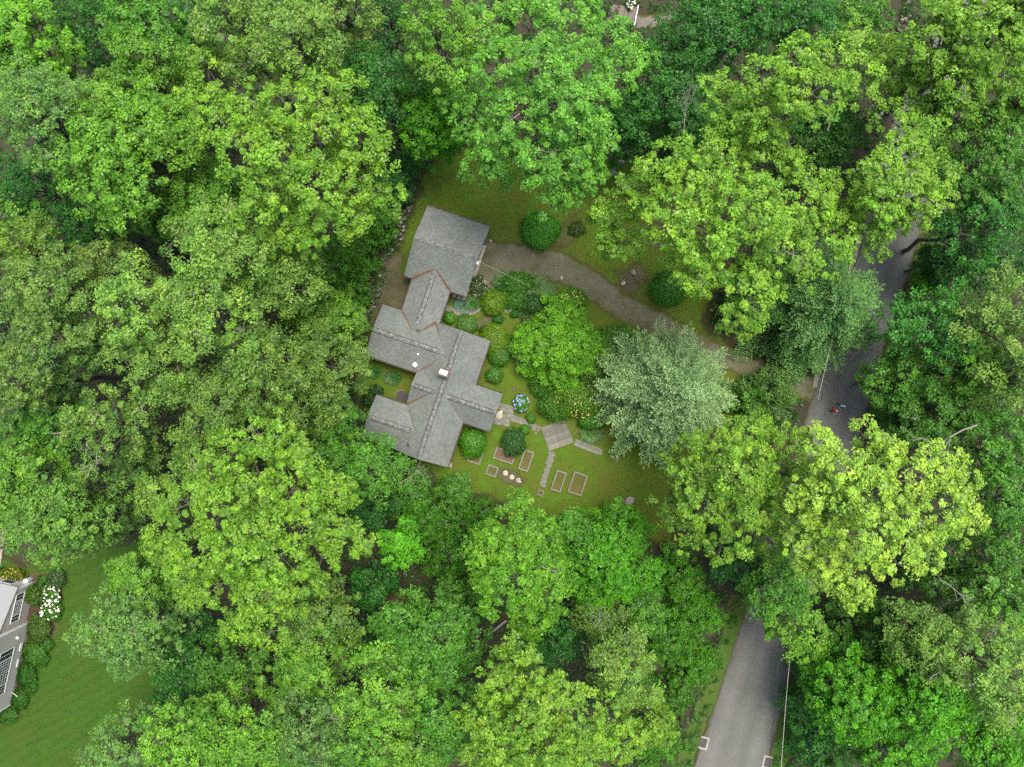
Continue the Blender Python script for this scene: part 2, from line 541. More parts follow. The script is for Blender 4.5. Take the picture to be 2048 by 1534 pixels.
ROAD_L = [(1960,-90),(1880,40),(1800,200),(1750,350),(1722,480),(1688,600),(1650,710),(1622,800),(1592,900),(1545,1060),(1490,1220),(1440,1375),(1405,1480),(1362,1610)]
ROAD_R = [(2090,-90),(2000,40),(1920,200),(1872,340),(1838,480),(1808,570),(1776,670),(1748,770),(1725,860),(1690,1000),(1630,1180),(1585,1340),(1550,1475),(1515,1610)]
strip("road", ROAD_L, ROAD_R, .020, road_mat(), .35)
DRIVE_U = [(966,470),(1005,480),(1065,488),(1123,500),(1180,530),(1244,575),(1323,621),(1380,652),(1440,684),(1510,716),(1575,738),(1660,756)]
DRIVE_L = [(938,590),(960,577),(985,570),(1030,560),(1075,560),(1123,572),(1173,600),(1223,633),(1287,666),(1390,714),(1450,741),(1530,774),(1640,810)]
GRAVEL = gravel_mat("gravel", [(.3, (.070, .076, .032)), (.5, (.104, .104, .064)), (.72, (.134, .130, .090))])
sheet("driveway", [(p.x * F / H + 1024, 767 - p.y * F / H) for p in spline([(*W(*q)[:2], 0) for q in DRIVE_U], 4) + spline([(*W(*q)[:2], 0) for q in DRIVE_L], 4)[::-1]], .014, GRAVEL, .8)
sheet("worn_track", [(1085,505),(1130,500),(1150,470),(1165,440),(1150,425),(1128,440),(1110,470)], .010, gravel_mat("worn_grass", [(.3, (.062, .075, .020)), (.7, (.10, .092, .045))], .9, 1.2), 1.2)
DIRT = gravel_mat("bare_earth", [(.3, (.058, .053, .028)), (.6, (.088, .082, .046)), (.75, (.12, .11, .06))], .9, 1.6)
sheet("bare_yard", [(768,500),(812,506),(806,548),(838,560),(815,625),(775,612),(752,655),(736,668),(724,650),(738,600),(752,548)], .010, DIRT, .8)
sheet("bare_patch", [(990,930),(1030,938),(1056,960),(1040,975),(1010,968),(985,950)], .010, DIRT, .5)
sheet("bare_patch", [(940,640),(990,625),(1010,640),(975,660),(955,672)], .010, DIRT, .8)
sheet("bare_patch", [(1230,540),(1285,520),(1300,545),(1275,590),(1240,590)], .010, DIRT, .9)
sheet("clearing", [(755,1200),(800,1170),(830,1200),(815,1250),(770,1270)], .010, gravel_mat("leaf_litter", [(.3, (.07, .035, .02)), (.7, (.13, .07, .04))], .9, 1.5), .8)
sheet("planting_bed", [(-40,1120),(60,1148),(116,1142),(128,1190),(114,1255),(86,1325),(46,1398),(40,1440),(-40,1460)], .010, gravel_mat("bark_mulch", [(.3, (.04, .028, .016)), (.7, (.075, .05, .03))], .5, 2), .35)
CONC = plain("concrete", [(.3, (.20, .19, .165)), (.7, (.31, .295, .26))], 5, .85)
STONE = plain("field_stone", [(.25, (.13, .115, .09)), (.55, (.27, .25, .21)), (.8, (.40, .38, .33))], 3.5, .9, bmp=.5)
PALE_STONE = plain("pale_stone", [(.3, (.26, .24, .19)), (.7, (.46, .43, .35))], 4, .9, bmp=.4)
SLATE = plain("bluestone", [(.25, (.065, .068, .052)), (.5, (.14, .142, .118)), (.8, (.24, .24, .205))], 2.2, .85, bmp=.3)
TIMBER = plain("weathered_timber", [(.25, (.085, .083, .062)), (.55, (.18, .178, .14)), (.8, (.265, .26, .215))], 3, .9, bmp=.4, vec_scale=(1, 6, 6))
DARKWOOD = plain("dark_stained_wood", [(.3, (.035, .026, .02)), (.7, (.07, .052, .04))], 5, .8)
IRON = plain("dark_iron", [(.3, (.02, .02, .02)), (.7, (.05, .05, .05))], 8, .6)
WHITE = plain("white_paint", [(.3, (.68, .68, .67)), (.7, (.8, .8, .79))], 5, .5)
GLASS = plain("window_glass", [(.3, (.02, .025, .03)), (.7, (.05, .06, .065))], 1.5, .08, spec=.6)
RUST = plain("rusty_needles", [(.3, (.08, .042, .018)), (.7, (.17, .095, .045))], 12, .95)

# ------------------------------------------------------------------ grey house
def roof_mat():
    m, nt, b = newmat("asphalt_shingle")
    uv = N(nt, "ShaderNodeUVMap"); uv.uv_map = "roof"
    br = N(nt, "ShaderNodeTexBrick")
    br.offset = .5
    br.inputs['Scale'].default_value = 1.0
    br.inputs['Brick Width'].default_value = .30
    br.inputs['Row Height'].default_value = .20
    br.inputs['Mortar Size'].default_value = .022
    br.inputs['Bias'].default_value = -.1
    br.inputs['Color1'].default_value = (.124, .140, .131, 1)
    br.inputs['Color2'].default_value = (.172, .193, .181, 1)
    br.inputs['Mortar'].default_value = (.083, .094, .088, 1)
    nt.links.new(uv.outputs[0], br.inputs[0])
    n1 = noise(nt, uv.outputs[0], .55, 4, .6); n2 = noise(nt, uv.outputs[0], 16, 3, .8)
    k = ramp(nt, n1, [(.3, (.86, .86, .84)), (.7, (1.1, 1.1, 1.1))])
    c = mixc(nt, 1, br.outputs[0], k, 'MULTIPLY')
    k = ramp(nt, n2, [(.3, (.78, .78, .78)), (.7, (1.25, 1.25, 1.25))])
    c = mixc(nt, 1, c, k, 'MULTIPLY')
    nt.links.new(c, b.inputs['Base Color']); b.inputs['Roughness'].default_value = .88; b.inputs['Specular IOR Level'].default_value = .25
    bump(nt, b, br.outputs[1], -.4, .012)
    return m
ROOF = roof_mat()
CAP = plain("ridge_shingle", [(.3, (.09, .097, .094)), (.5, (.135, .145, .141)), (.7, (.24, .25, .245))], 3.4, .9, detail=1)
SIDING = plain("brown_siding", [(.3, (.05, .04, .032)), (.7, (.095, .078, .062))], 4, .85, vec_scale=(1, 1, 8))

EZ = 2.7
o0 = W(880, 785, EZ); ROT = math.radians(-18.7)
house = empty("house", (o0.x, o0.y, 0), ROT, "long grey-shingled house with crossing gabled wings in the clearing", "house")
BL = {}
def hpt(u, v, z=0.0):
    c, s = math.cos(ROT), math.sin(ROT)
    return Vector((o0.x + u * c - v * s, o0.y + u * s + v * c, z))
def huv(px, py, z=0.0):
    p = W(px, py, z); d = Vector((p.x - o0.x, p.y - o0.y)); c, s = math.cos(-ROT), math.sin(-ROT)
    return (d.x * c - d.y * s, d.x * s + d.y * c)

def roof_z(u, v):
    best = -1
    for (ax, u0, u1, v0, v1, rg, rise, ez) in BL.values():
        if u0 <= u <= u1 and v0 <= v <= v1:
            t, a, b_ = (v, v0, v1) if ax == 'u' else (u, u0, u1)
            z = ez + rise * ((t - a) / (rg - a) if t < rg else (b_ - t) / (b_ - rg))
            best = max(best, z)
    return best

def gable(key, ax, u0, u1, v0, v1, rg, rise, vent=(None, None), outline=True, gut=(True, True), walls=True):
    ez = EZ + .003 * len(BL)
    BL[key] = (ax, u0, u1, v0, v1, rg, rise, ez)
    s0, s1, t0, t1 = (u0, u1, v0, v1) if ax == 'u' else (v0, v1, u0, u1)
    P = (lambda s, t, z: (s, t, z)) if ax == 'u' else (lambda s, t, z: (t, s, z))
    th = .16
    bm = bmesh.new(); uvl = bm.loops.layers.uv.new("roof")
    sec = [(t0, ez), (rg, ez + rise), (t1, ez)]
    top = [[bm.verts.new(P(s, t, z)) for t, z in sec] for s in (s0, s1)]
    bot = [[bm.verts.new(P(s, t, z - th)) for t, z in sec] for s in (s0, s1)]
    for k in (0, 1):
        f = bm.faces.new((top[0][k], top[1][k], top[1][k + 1], top[0][k + 1]))
        run = math.hypot(sec[k + 1][0] - sec[k][0], rise)
        off = 37 * len(BL) + 5 * k
        uvs = [(s0 + off, 0 if k == 0 else run), (s1 + off, 0 if k == 0 else run), (s1 + off, run if k == 0 else 0), (s0 + off, run if k == 0 else 0)]
        for lp, w in zip(f.loops, uvs): lp[uvl].uv = w
        bm.faces.new((bot[0][k], bot[0][k + 1], bot[1][k + 1], bot[1][k]))
        for e in (0, 1):
            bm.faces.new((top[e][k], top[e][k + 1], bot[e][k + 1], bot[e][k]))
    bm.faces.new((top[0][0], bot[0][0], bot[1][0], top[1][0]))
    bm.faces.new((top[0][2], bot[0][2], bot[1][2], top[1][2]))
    bmesh.ops.recalc_face_normals(bm, faces=list(bm.faces))
    me = bpy.data.meshes.new("roof"); bm.to_mesh(me); bm.free(); me.materials.append(ROOF)
    ro = obj("roof", me, house)
    # gutters along the eaves
    for k, t in ((0, t0), (1, t1)):
        if not gut[k]: continue
        m_ = MB(); w = .12
        a, b_ = (t - w, t - .004) if k == 0 else (t + .004, t + w)
        lo, hi = (P(s0, a, 0), P(s1, b_, 0))
        m_.box(min(lo[0], hi[0]), max(lo[0], hi[0]), min(lo[1], hi[1]), max(lo[1], hi[1]), ez - .17, ez - .04)
        m_.build("gutter", DARKWOOD, ro)
    # ridge vent: dark base with a row of cap tabs on each slope
    if vent[0] is not None:
        sl = math.atan2(rise, (t1 - t0) / 2)
        base, caps = MB(), MB()
        a, b_ = vent
        for sgn in (-1, 1):
            w0, w1 = .0, .23
            pa = ez + rise
            def pt(s, w, up):
                return P(s, rg + sgn * w * math.cos(sl), pa - w * math.sin(sl) + up)
            if outline:
                vs = [pt(a, w0, .015), pt(b_, w0, .015), pt(b_, w1 + .075, .03), pt(a, w1 + .075, .03), pt(a, w1 + .075, -.02), pt(b_, w1 + .075, -.02)]
                bv = [base.bm.verts.new(p) for p in vs]
                base.bm.faces.new(bv[:4]); base.bm.faces.new((bv[3], bv[2], bv[5], bv[4]))
            n = int((b_ - a) / .21)
            for i in range(n):
                q0 = a + (b_ - a) * i / n; q1 = a + (b_ - a) * (i + .93) / n
                h0, h1 = .035 + rnd.random() * .01, .055 + rnd.random() * .02
                vs = [pt(q0, 0, h0), pt(q1, 0, h1), pt(q1, w1, h1), pt(q0, w1, h0), pt(q0, w1, .0), pt(q1, w1, .0), pt(q1, 0, 0)]
                bv = [caps.bm.verts.new(p) for p in vs]
                caps.bm.faces.new(bv[:4]); caps.bm.faces.new((bv[3], bv[2], bv[5], bv[4])); caps.bm.faces.new((bv[1], bv[6], bv[5], bv[2]))
        if outline: base.build("ridge_vent", IRON, ro)
        caps.build("ridge_cap", CAP, ro)
    if walls:
        ins = .38
        m_ = MB(); zb = ez - th - .02
        za = zb + (rise) * (1 - ins / ((t1 - t0) / 2)) * .98
        zs = zb + rise * ins / ((t1 - t0) / 2) * .9
        pr = [(t0 + ins, 0), (t1 - ins, 0), (t1 - ins, zs), (rg, za + .02), (t0 + ins, zs)]
        A = [m_.bm.verts.new(P(s0 + ins, t, z)) for t, z in pr]; B = [m_.bm.verts.new(P(s1 - ins, t, z)) for t, z in pr]
        m_.bm.faces.new(A); m_.bm.faces.new(B[::-1])
        for i in range(5): m_.bm.faces.new((A[i], A[(i + 1) % 5], B[(i + 1) % 5], B[i]))
        m_.build("wall", SIDING, house)
    return ro
gable('G', 'u', -7.78, -.63, 10.8, 18.86, 14.83, 1.69, (-7.5, -.9), outline=False)
gable('B', 'v', -6.81, -2.49, 4.4, 14.4, -4.65, .71, (6.35, 12.1))
gable('W1', 'u', -8.95, 0, 1.24, 7.10, 4.17, 1.08, (-8.7, -1.35))
gable('M', 'v', -2.9, 3.40, -7.42, 7.07, .2, 1.64, (-7.1, 6.7))
gable('X', 'u', -3.05, 6.50, -2.27, 2.03, -.12, 1.35, (-2.75, 6.2))
gable('W2', 'u', -6.48, 0, -7.3, -2.44, -4.87, 1.0, (-6.2, -1.5))

# chimney, pipes, litter in the valleys
ch = None
m_ = MB(); m_.box(-.62, .48, 1.86, 2.60, 3.0, 5.25); ch = m_.build("chimney", plain("chimney_brick", [(.3, (.12, .06, .045)), (.7, (.24, .13, .10))], 14, .9), house)
for i in range(5):
    for sd in (0, 1):
        pass
m_ = MB(); m_.box(-.70, .56, 1.78, 2.68, 5.253, 5.33); m_.build("chimney_crown", plain("rusty_flashing", [(.3, (.07, .05, .04)), (.7, (.13, .10, .082))], 9, .8), ch)
METAL = plain("galvanised_metal", [(.3, (.36, .37, .38)), (.7, (.62, .63, .64))], 2.5, .45, spec=.5)
m_ = MB()
for sx in (-.5, .36):
    for sy in (1.95, 2.45): m_.box(sx, sx + .05, sy, sy + .05, 5.333, 5.52)
m_.poly([(-.50, 1.95, 5.52), (.36, 1.95, 5.50), (.38, 2.23, 5.60), (-.52, 2.23, 5.62)]); m_.poly([(-.52, 2.231, 5.62), (.38, 2.231, 5.60), (.34, 2.50, 5.50), (-.48, 2.52, 5.53)])
m_.build("chimney_cap", METAL, ch)
for (u, v, r, h, mt, dome) in ((-4.37, 5.61, .10, .35, IRON, False), (-3.49, 3.18, .085, .35, WHITE, False), (-3.49, 1.99, .20, .30, WHITE, True), (-1.29, -6.44, .12, .3, IRON, False)):
    z = roof_z(u, v); m_ = MB(); m_.cyl((u, v, z - .1), r, h, 14)
    if dome: m_.cyl((u, v, z + h - .1), r * 1.35, .10, 16, r * .7)
    else: m_.cyl((u, v, z - .06), r * 1.9, .09, 12, r * 1.1)
    m_.build("vent_pipe", mt, house)
C, Nn = [], []
def litter(u0, v0, u1, v1, w, n):
    for _ in range(n):
        t = rnd.random() ** 1.25; u = u0 + (u1 - u0) * t + rnd.gauss(0, w * (1.15 - t)); v = v0 + (v1 - v0) * t + rnd.gauss(0, w * (1.15 - t))
        z = roof_z(u, v)
        if z > 0: C.append((u, v, z + .02 + rnd.random() * .02)); Nn.append((rnd.gauss(0, .3), rnd.gauss(0, .3), 1))
litter(-6.75, 10.85, -4.7, 12.45, .09, 420); litter(-2.55, 10.85, -4.6, 12.45, .085, 330)
litter(-6.75, 7.05, -4.9, 5.4, .05, 200); litter(-2.9, 7.05, -4.3, 5.3, .07, 260); litter(-2.85, 7.0, -2.0, 5.9, .05, 90)
litter(-2.95, 1.35, -1.6, 2.9, .04, 170); litter(-2.95, -2.3, -1.2, -.6, .055, 240); litter(-2.85, -2.55, -1.2, -4.6, .02, 80); litter(-2.8, -7.2, -1.2, -5.2, .02, 60)
litter(3.45, -2.3, 6.4, -2.3, .03, 40); litter(3.4, 2.05, 6.4, 2.05, .03, 30); litter(3.38, -7.2, 3.38, -2.4, .03, 60); litter(3.38, 2.2, 3.38, 6.9, .03, 60); litter(-7.6, 18.8, -.8, 18.8, .03, 120); litter(-8.8, 1.28, -3.1, 1.28, .03, 70)
V, Q, _t = leaf_cards(np.array(C), np.array(Nn), np.full(len(C), .10), np.zeros(len(C)), .5, .1)
tag(obj("needle_litter", np_mesh("needle_litter", V, Q, RUST), house), kind="stuff")

# openings
def window(parent, u, v, z0, z1, w, axis, face, mat_f=WHITE, muntin=1):
    """window in a wall; axis is the direction of its width, face the sign of the outward normal"""
    f, p = MB(), MB()
    def bx(m, a0, a1, d0, d1, zz0, zz1):
        if axis == 'v': m.box(*sorted((u + face * d0, u + face * d1)), v + a0, v + a1, zz0, zz1)
        else: m.box(u + a0, u + a1, *sorted((v + face * d0, v + face * d1)), zz0, zz1)
    t = .08; h = w / 2
    bx(f, -h, h, 0, .06, z0, z0 + t); bx(f, -h, h, 0, .06, z1 - t, z1)
    bx(f, -h, -h + t, 0, .06, z0 + t, z1 - t); bx(f, h - t, h, 0, .06, z0 + t, z1 - t)
    for i in range(muntin):
        a = -h + w * (i + 1) / (muntin + 1); bx(f, a - .025, a + .025, 0, .05, z0 + t, z1 - t)
    fo = f.build("window", mat_f, parent)
    bx(p, -h + t, h - t, .005, .02, z0 + t, z1 - t); p.build("pane", GLASS, fo)
    return fo
for v in (6.2, 4.6, 3.0): window(house, 3.03, v, .9, 2.0, 1.1, 'v', 1)
for v in (-4.2, -6.0): window(house, 3.03, v, .9, 2.0, 1.2, 'v', 1)
window(house, 5.0, 1.66, .9, 2.0, 1.2, 'u', 1); window(house, 5.0, -1.90, .9, 2.0, 1.2, 'u', -1)
for v in (3.0, 5.4): window(house, -8.58, v, .9, 2.0, 1.2, 'v', -1)
for v in (-6.0, -3.8): window(house, -6.11, v, .9, 2.0, 1.2, 'v', -1)
m_ = MB(); m_.box(6.12, 6.17, -.62, .38, .1, 2.1); dr = m_.build("door", plain("green_door", [(.3, (.03, .05, .04)), (.7, (.05, .07, .06))], 3, .5), house)
m_ = MB(); m_.box(6.172, 6.22, .22, .28, 1.0, 1.12); m_.build("handle", IRON, dr)
m_ = MB(); m_.box(-1.01, -.96, 11.9, 17.0, .05, 2.2); gd = m_.build("garage_door", plain("tan_door", [(.3, (.22, .19, .14)), (.7, (.32, .28, .22))], 2, .6), house)
for i in range(4):
    m_ = MB(); m_.box(-.957, -.935, 11.95, 16.95, .10 + i * .53, .55 + i * .53); m_.build("panel", MATS["tan_door"], gd)
m_ = MB(); m_.box(-.955, -.60, 11.7, 17.2, 0, .06); m_.build("threshold", PALE_STONE, house)
m_ = MB(); m_.box(-.90, -.52, 14.5, 14.9, 2.42, 2.56); m_.build("floodlight", WHITE, house)
# cellar hatch in the corner of the left notch
hu = [huv(797, 786), huv(811, 806)]
bh = empty("cellar_hatch", hpt(-4.05, -1.9, 0), ROT, "dark cellar hatch in the inner corner on the left of the house", "hatch")
m_ = MB(); m_.box(-.62, .80, -.48, .52, 0, .12); m_.build("lid", plain("dark_lid", [(.3, (.03, .028, .03)), (.7, (.05, .048, .05))], 3, .7), bh)
brk = MB(); brk.box(-.11, .11, -.06, .06, 0, .16); bme = brk.mesh("brick", plain("old_brick", [(.3, (.10, .06, .045)), (.7, (.19, .12, .09))], 7, .9))
for i in range(13):
    a = math.pi * (.52 + .5 * i / 12)
    obj("brick", bme, bh, (-.05 + math.cos(a) * .86, -.10 + math.sin(a) * .80, 0), a)
# ------------------------------------------------------------------ trees
# species: base leaf colour, leaf size, tuft radius, leaves per tuft, tuft density, crown flattening
SPEC = {
 'tulip':  ((0.160, 0.331, 0.038), 0.210, .46, 41, 2.0, .85),
 'green':  ((0.101, 0.269, 0.040), 0.210, .46, 47, 2.0, .85),
 'maple':  ((0.111, 0.266, 0.031), 0.202, .56, 50, 2.0, .75),
 'mid':    ((0.072, 0.214, 0.028), 0.202, .58, 47, 2.0, .75),
 'olive':  ((0.128, 0.260, 0.054), 0.193, .66, 57, 2.1, .9),
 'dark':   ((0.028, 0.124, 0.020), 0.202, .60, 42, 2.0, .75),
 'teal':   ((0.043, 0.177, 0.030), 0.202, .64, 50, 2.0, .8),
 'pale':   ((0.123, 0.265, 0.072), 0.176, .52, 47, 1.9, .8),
 'bright': ((0.070, 0.255, 0.010), 0.202, .52, 52, 2.0, .75),
 'vine':   ((0.054, 0.197, 0.009), 0.168, .42, 40, 2.0, .55),
 'lime':   ((0.129, 0.334, 0.027), 0.202, .52, 54, 2.0, .8),
}

WARM = {'olive': (.42, .3), 'tulip': (.26, .22), 'lime': (.2, .2), 'maple': (.22, .22), 'green': (.18, .2), 'pale': (.22, .2), 'teal': (.08, .12), 'dark': (.08, .12), 'bright': (.12, .2), 'vine': (.2, .3)}

def auto_lobes(px, py, r, h, n=None, seed=0):
    q = np.random.default_rng(1000 + seed)
    zc = h * .82
    R = M(r, zc)
    c = W(px, py, zc)
    n = n or int(np.clip(round(5 + R * R * .42), 6, 15))
    L = [(c.x + q.normal() * R * .08, c.y + q.normal() * R * .08, h - R * .34, R * q.uniform(.36, .46))]
    a0 = q.uniform(0, 6.28)
    for i in range(1, n):
        f = math.sqrt(i / (n - 1)) * .76 + q.normal() * .05
        a = a0 + i * 2.39996 + q.normal() * .2
        lr = R * q.uniform(.26, .40)
        sx = 1 + .22 * math.sin(2 * a + seed)
        z = h - lr * .8 - R * .98 * f * f + q.normal() * R * .09
        L.append((c.x + math.cos(a) * f * R * sx, c.y + math.sin(a) * f * R / sx, z, lr))
    for i in range(5):            # a lower skirt, seen on the side that faces the camera
        a = a0 + i * 1.2566 + q.normal() * .3
        L.append((c.x + math.cos(a) * R * .62, c.y + math.sin(a) * R * .62, h - R * q.uniform(1.05, 1.45), R * q.uniform(.26, .36)))
    for i in range(6):            # and the lower flank of the crown
        a = a0 + .5 + i * 1.0472 + q.normal() * .3
        L.append((c.x + math.cos(a) * R * .55, c.y + math.sin(a) * R * .55, max(R * .3, h - R * q.uniform(1.6, 2.1)), R * q.uniform(.28, .38)))
    return L

def hero_lobes(pts, h, drop, seed=0):
    q = np.random.default_rng(500 + seed)
    cx = sum(p[0] for p in pts) / len(pts); cy = sum(p[1] for p in pts) / len(pts)
    mx = max(math.hypot(p[0] - cx, p[1] - cy) for p in pts)
    L = []
    for p in pts:
        f = math.hypot(p[0] - cx, p[1] - cy) / mx
        z = h - drop * 1.3 * f ** 1.6 + q.normal() * .9 - (p[3] if len(p) > 3 else 0)
        r = M(p[2], z) * .92
        w = W(p[0], p[1], z - r * .5)
        L.append((w.x, w.y, z - r * .8, r))
        if f < .75 and q.random() < .55:
            L.append((w.x * .97 + q.normal() * r * .5, w.y * .97 + q.normal() * r * .5, z - r * 2.4, r * .9))
    return L

LISTED = {}
def tree(name, lobes, spec, label, cat="tree", group="trees of the wood around the house", tint=1.0, dens=1.0, leafk=1.0,
         base=None, bare=0, seed=0, color=None, twigs=4, low=-.06):
    col, ls, tu, per, de, fl = SPEC[spec]
    if color: col = color
    q = np.random.default_rng(seed + 31)
    cx = sum(l[0] * l[3] for l in lobes) / sum(l[3] for l in lobes); cy = sum(l[1] * l[3] for l in lobes) / sum(l[3] for l in lobes)
    ztop = max(l[2] + l[3] for l in lobes); zlow = min(l[2] for l in lobes)
    bx, by = (cx, cy) if base is None else base
    root = empty(name, (bx, by, 0), 0, label, cat, group)
    off = np.array([bx, by, 0])
    # trunk and limbs
    zf = max(.8, min(zlow * .7, ztop * .5))
    tr = max(.05, ztop * .0145)
    top = np.array([cx + q.normal() * .4, cy + q.normal() * .4, ztop * .88])
    mid = np.array([bx + (cx - bx) * .45, by + (cy - by) * .45, zf])
    paths = [(np.array([[bx, by, -.1], [bx, by, .35], *bend((bx, by, .8), mid, 0, 3)]) - off, tr * 1.25, tr * .8),
             (bend(mid, top, 0, 6) - off, tr * .8, tr * .15)]
    lob = np.array([l[:3] for l in lobes])
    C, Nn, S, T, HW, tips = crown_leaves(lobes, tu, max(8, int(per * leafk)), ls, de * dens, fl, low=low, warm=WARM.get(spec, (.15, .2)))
    for (l, (c, tc)) in zip(lobes, tips):
        t = np.clip((c[2] - l[3] * 1.5 - zf) / max(.1, top[2] - zf), .0, .85)
        st = mid + (top - mid) * t * q.uniform(.5, 1)
        paths.append((bend(st, c, -.2 * l[3], 5) - off, tr * .42, tr * .12))
        for j in q.integers(0, len(tc), twigs):
            paths.append((bend(c, c + (tc[j] - c) * q.uniform(.85, 1.06), .08 * l[3], 4) - off, tr * .13, .012))
    V, Q = np_tubes(paths, 5)
    obj("trunk", np_mesh("trunk", V, Q, BARK, smooth=True), root)
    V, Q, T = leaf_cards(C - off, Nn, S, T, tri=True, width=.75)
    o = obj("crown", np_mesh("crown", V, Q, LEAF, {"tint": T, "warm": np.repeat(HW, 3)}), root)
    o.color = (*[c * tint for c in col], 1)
    if bare:
        bp = []
        for _ in range(bare):
            l = lobes[int(q.integers(0, max(1, len(lobes) - 5)))]
            c = np.array([l[0], l[1], l[2] + l[3] * .45])
            d = np.array([l[0] - cx, l[1] - cy, 0]) + q.normal(size=3); d[2] = .35 * np.linalg.norm(d[:2]) + .4
            bp += twig_paths(c, d, l[3] * .75, .05, 2, .8)
        V, Q = np_tubes([(p - off, a, b) for p, a, b in bp], 4)
        tag(obj("bare_branch", np_mesh("bare_branch", V, Q, BAREWOOD), root), kind="stuff")
    return root

def auto_tree(name, px, py, r, h, spec, label, **kw):
    seed = int(px * 7 + py * 13)
    n = kw.pop('n', None)
    return tree(name, auto_lobes(px, py, r, h, n, seed), spec, label, seed=seed, **kw)

# big tulip trees and maples, their lobes where the photograph shows them
T = lambda *a, **k: tree("tulip_tree", *a, **k)
tree("tulip_tree", hero_lobes([(1450,300,75),(1530,330,80),(1400,350,65),(1330,330,55),(1600,400,85),(1500,430,85),(1420,470,75),(1560,500,80),(1640,480,70),
   (1350,430,65),(1402,535,50),(1500,590,65),(1480,645,40),(1690,400,60),(1285,375,45),(1240,420,50,5),(1250,490,45,6),(1205,440,32,6)], 28, 7, 1),
   'tulip', "largest yellow-green tree, spreading over the lawn between driveway and road", base=tuple(W(1415, 515, 0)[:2]), bare=4, seed=1)
tree("tulip_tree", hero_lobes([(1460,210,50),(1530,160,55),(1600,120,55),(1680,110,55),(1720,150,50),(1545,228,58),(1640,190,56),(1480,250,50),(1715,65,35),(1440,170,35),(1600,180,50)], 29, 6, 2),
   'tulip', "yellow-green tree just above the largest one, its crown pointed at the upper right", bare=2, seed=2)
tree("tulip_tree", hero_lobes([(1790,240,45),(1800,310,55),(1855,280,50),(1820,380,60),(1865,400,45),(1770,400,50),(1790,445,34),(1765,335,45),(1830,430,34),(1740,380,36),(1880,360,36)], 25, 5, 3),
   'tulip', "loose yellow-green tree hanging over the upper part of the road", seed=3, tint=.97, dens=.95, bare=2)
tree("tulip_tree", hero_lobes([(980,60,65),(1060,50,75),(1140,50,70),(1220,80,60),(1270,110,40),(1000,140,65),(1080,140,75),(1160,140,65),(1200,180,45),(1130,210,65),
   (1040,230,65),(950,230,55),(1000,290,60),(960,330,42),(1080,300,65),(1150,300,55),(1180,250,45),(1100,360,55),(1170,350,40),(1130,390,36),(920,180,50),(1240,130,45)], 26, 8, 4),
   'green', "broad fresh-green tree overhanging the top of the lawn above the garage", bare=5, seed=4, tint=1.2)
tree("tulip_tree", hero_lobes([(410,130,45),(390,200,40),(430,230,55),(500,220,60),(570,210,55),(640,190,50),(690,170,35),(480,300,60),(560,300,70),(640,280,65),(720,280,55),
   (770,310,38),(530,380,60),(620,370,65),(700,360,55),(750,380,40),(500,430,40),(570,450,55),(640,450,50),(700,430,45),(620,490,35),(405,100,28)], 27, 7, 5),
   'tulip', "yellow-green tree left of the garage, its crown ending in a tail at the upper left", bare=3, seed=5, tint=.96)
tree("tulip_tree", hero_lobes([(1395,960,52),(1440,900,60),(1500,868,50),(1560,880,44),(1420,1010,60),(1490,950,70),(1560,930,70),(1500,1030,65),(1580,1020,75),(1380,1060,45),(1450,1085,45),(1350,1020,35),(1545,1085,45)], 25, 7, 6),
   'tulip', "bright green tree at the right end of the lower lawn, beside the boulder", seed=6, tint=.9, bare=1)
tree("tulip_tree", hero_lobes([(1640,925,46),(1622,872,22),(1700,950,52),(1775,905,42),(1765,880,22),(1660,1000,75),(1740,990,70),(1820,960,60),(1890,930,50),(1930,970,40),(1900,1020,55),
   (1940,1050,40),(1830,1050,60),(1750,1070,65),(1670,1090,65),(1700,1160,50),(1650,1140,50),(1720,1195,28),(1800,1130,45),(1850,1110,40),(1610,1090,50)], 30, 6, 7),
   'tulip', "palest yellow-green tree, its crown covering the road below the two walkers", seed=7, tint=1.12, color=(.215,.365,.06), bare=2)
tree("tulip_tree", hero_lobes([(460,900,45),(560,890,50),(600,930,50),(420,960,55),(500,960,60),(580,980,60),(650,990,45),(370,1010,55),(440,1030,60),(520,1040,65),(600,1050,60),(670,1060,45),
   (720,1080,35),(330,1080,45),(400,1100,60),(480,1110,60),(560,1120,60),(640,1120,45),(360,1150,40),(440,1170,55),(520,1190,55),(590,1190,45),(480,1250,45),(540,1265,35),(400,1180,40)], 27, 7, 8),
   'tulip', "broad yellow-green tree below and left of the house, between it and the mown lawn", bare=5, seed=8, tint=.93)
tree("maple_tree", hero_lobes([(1030,1035,45),(1060,1080,55),(990,1100,50),(1080,1130,50),(1030,1160,60),(1000,1190,50),(1060,1220,50),(1095,1190,45),(1070,1260,30),(955,1090,35),(1030,1100,60),(1040,1010,30)], 20, 5, 9),
   'lime', "light green egg-shaped tree below the raised beds at the foot of the lawn", seed=9, tint=.82, bare=1)
tree("tulip_tree", hero_lobes([(1060,1350,50),(1000,1380,50),(970,1440,45),(1110,1400,60),(1050,1430,65),(1160,1450,60),(1220,1440,50),(1000,1490,55),(1090,1500,65),(1170,1510,60),(1250,1490,45),(1030,1540,60),(1120,1550,60),(960,1510,40)], 24, 5, 10),
   'tulip', "yellow-green tree at the bottom edge, directly below the egg-shaped tree", seed=10, tint=.92, dens=.95)

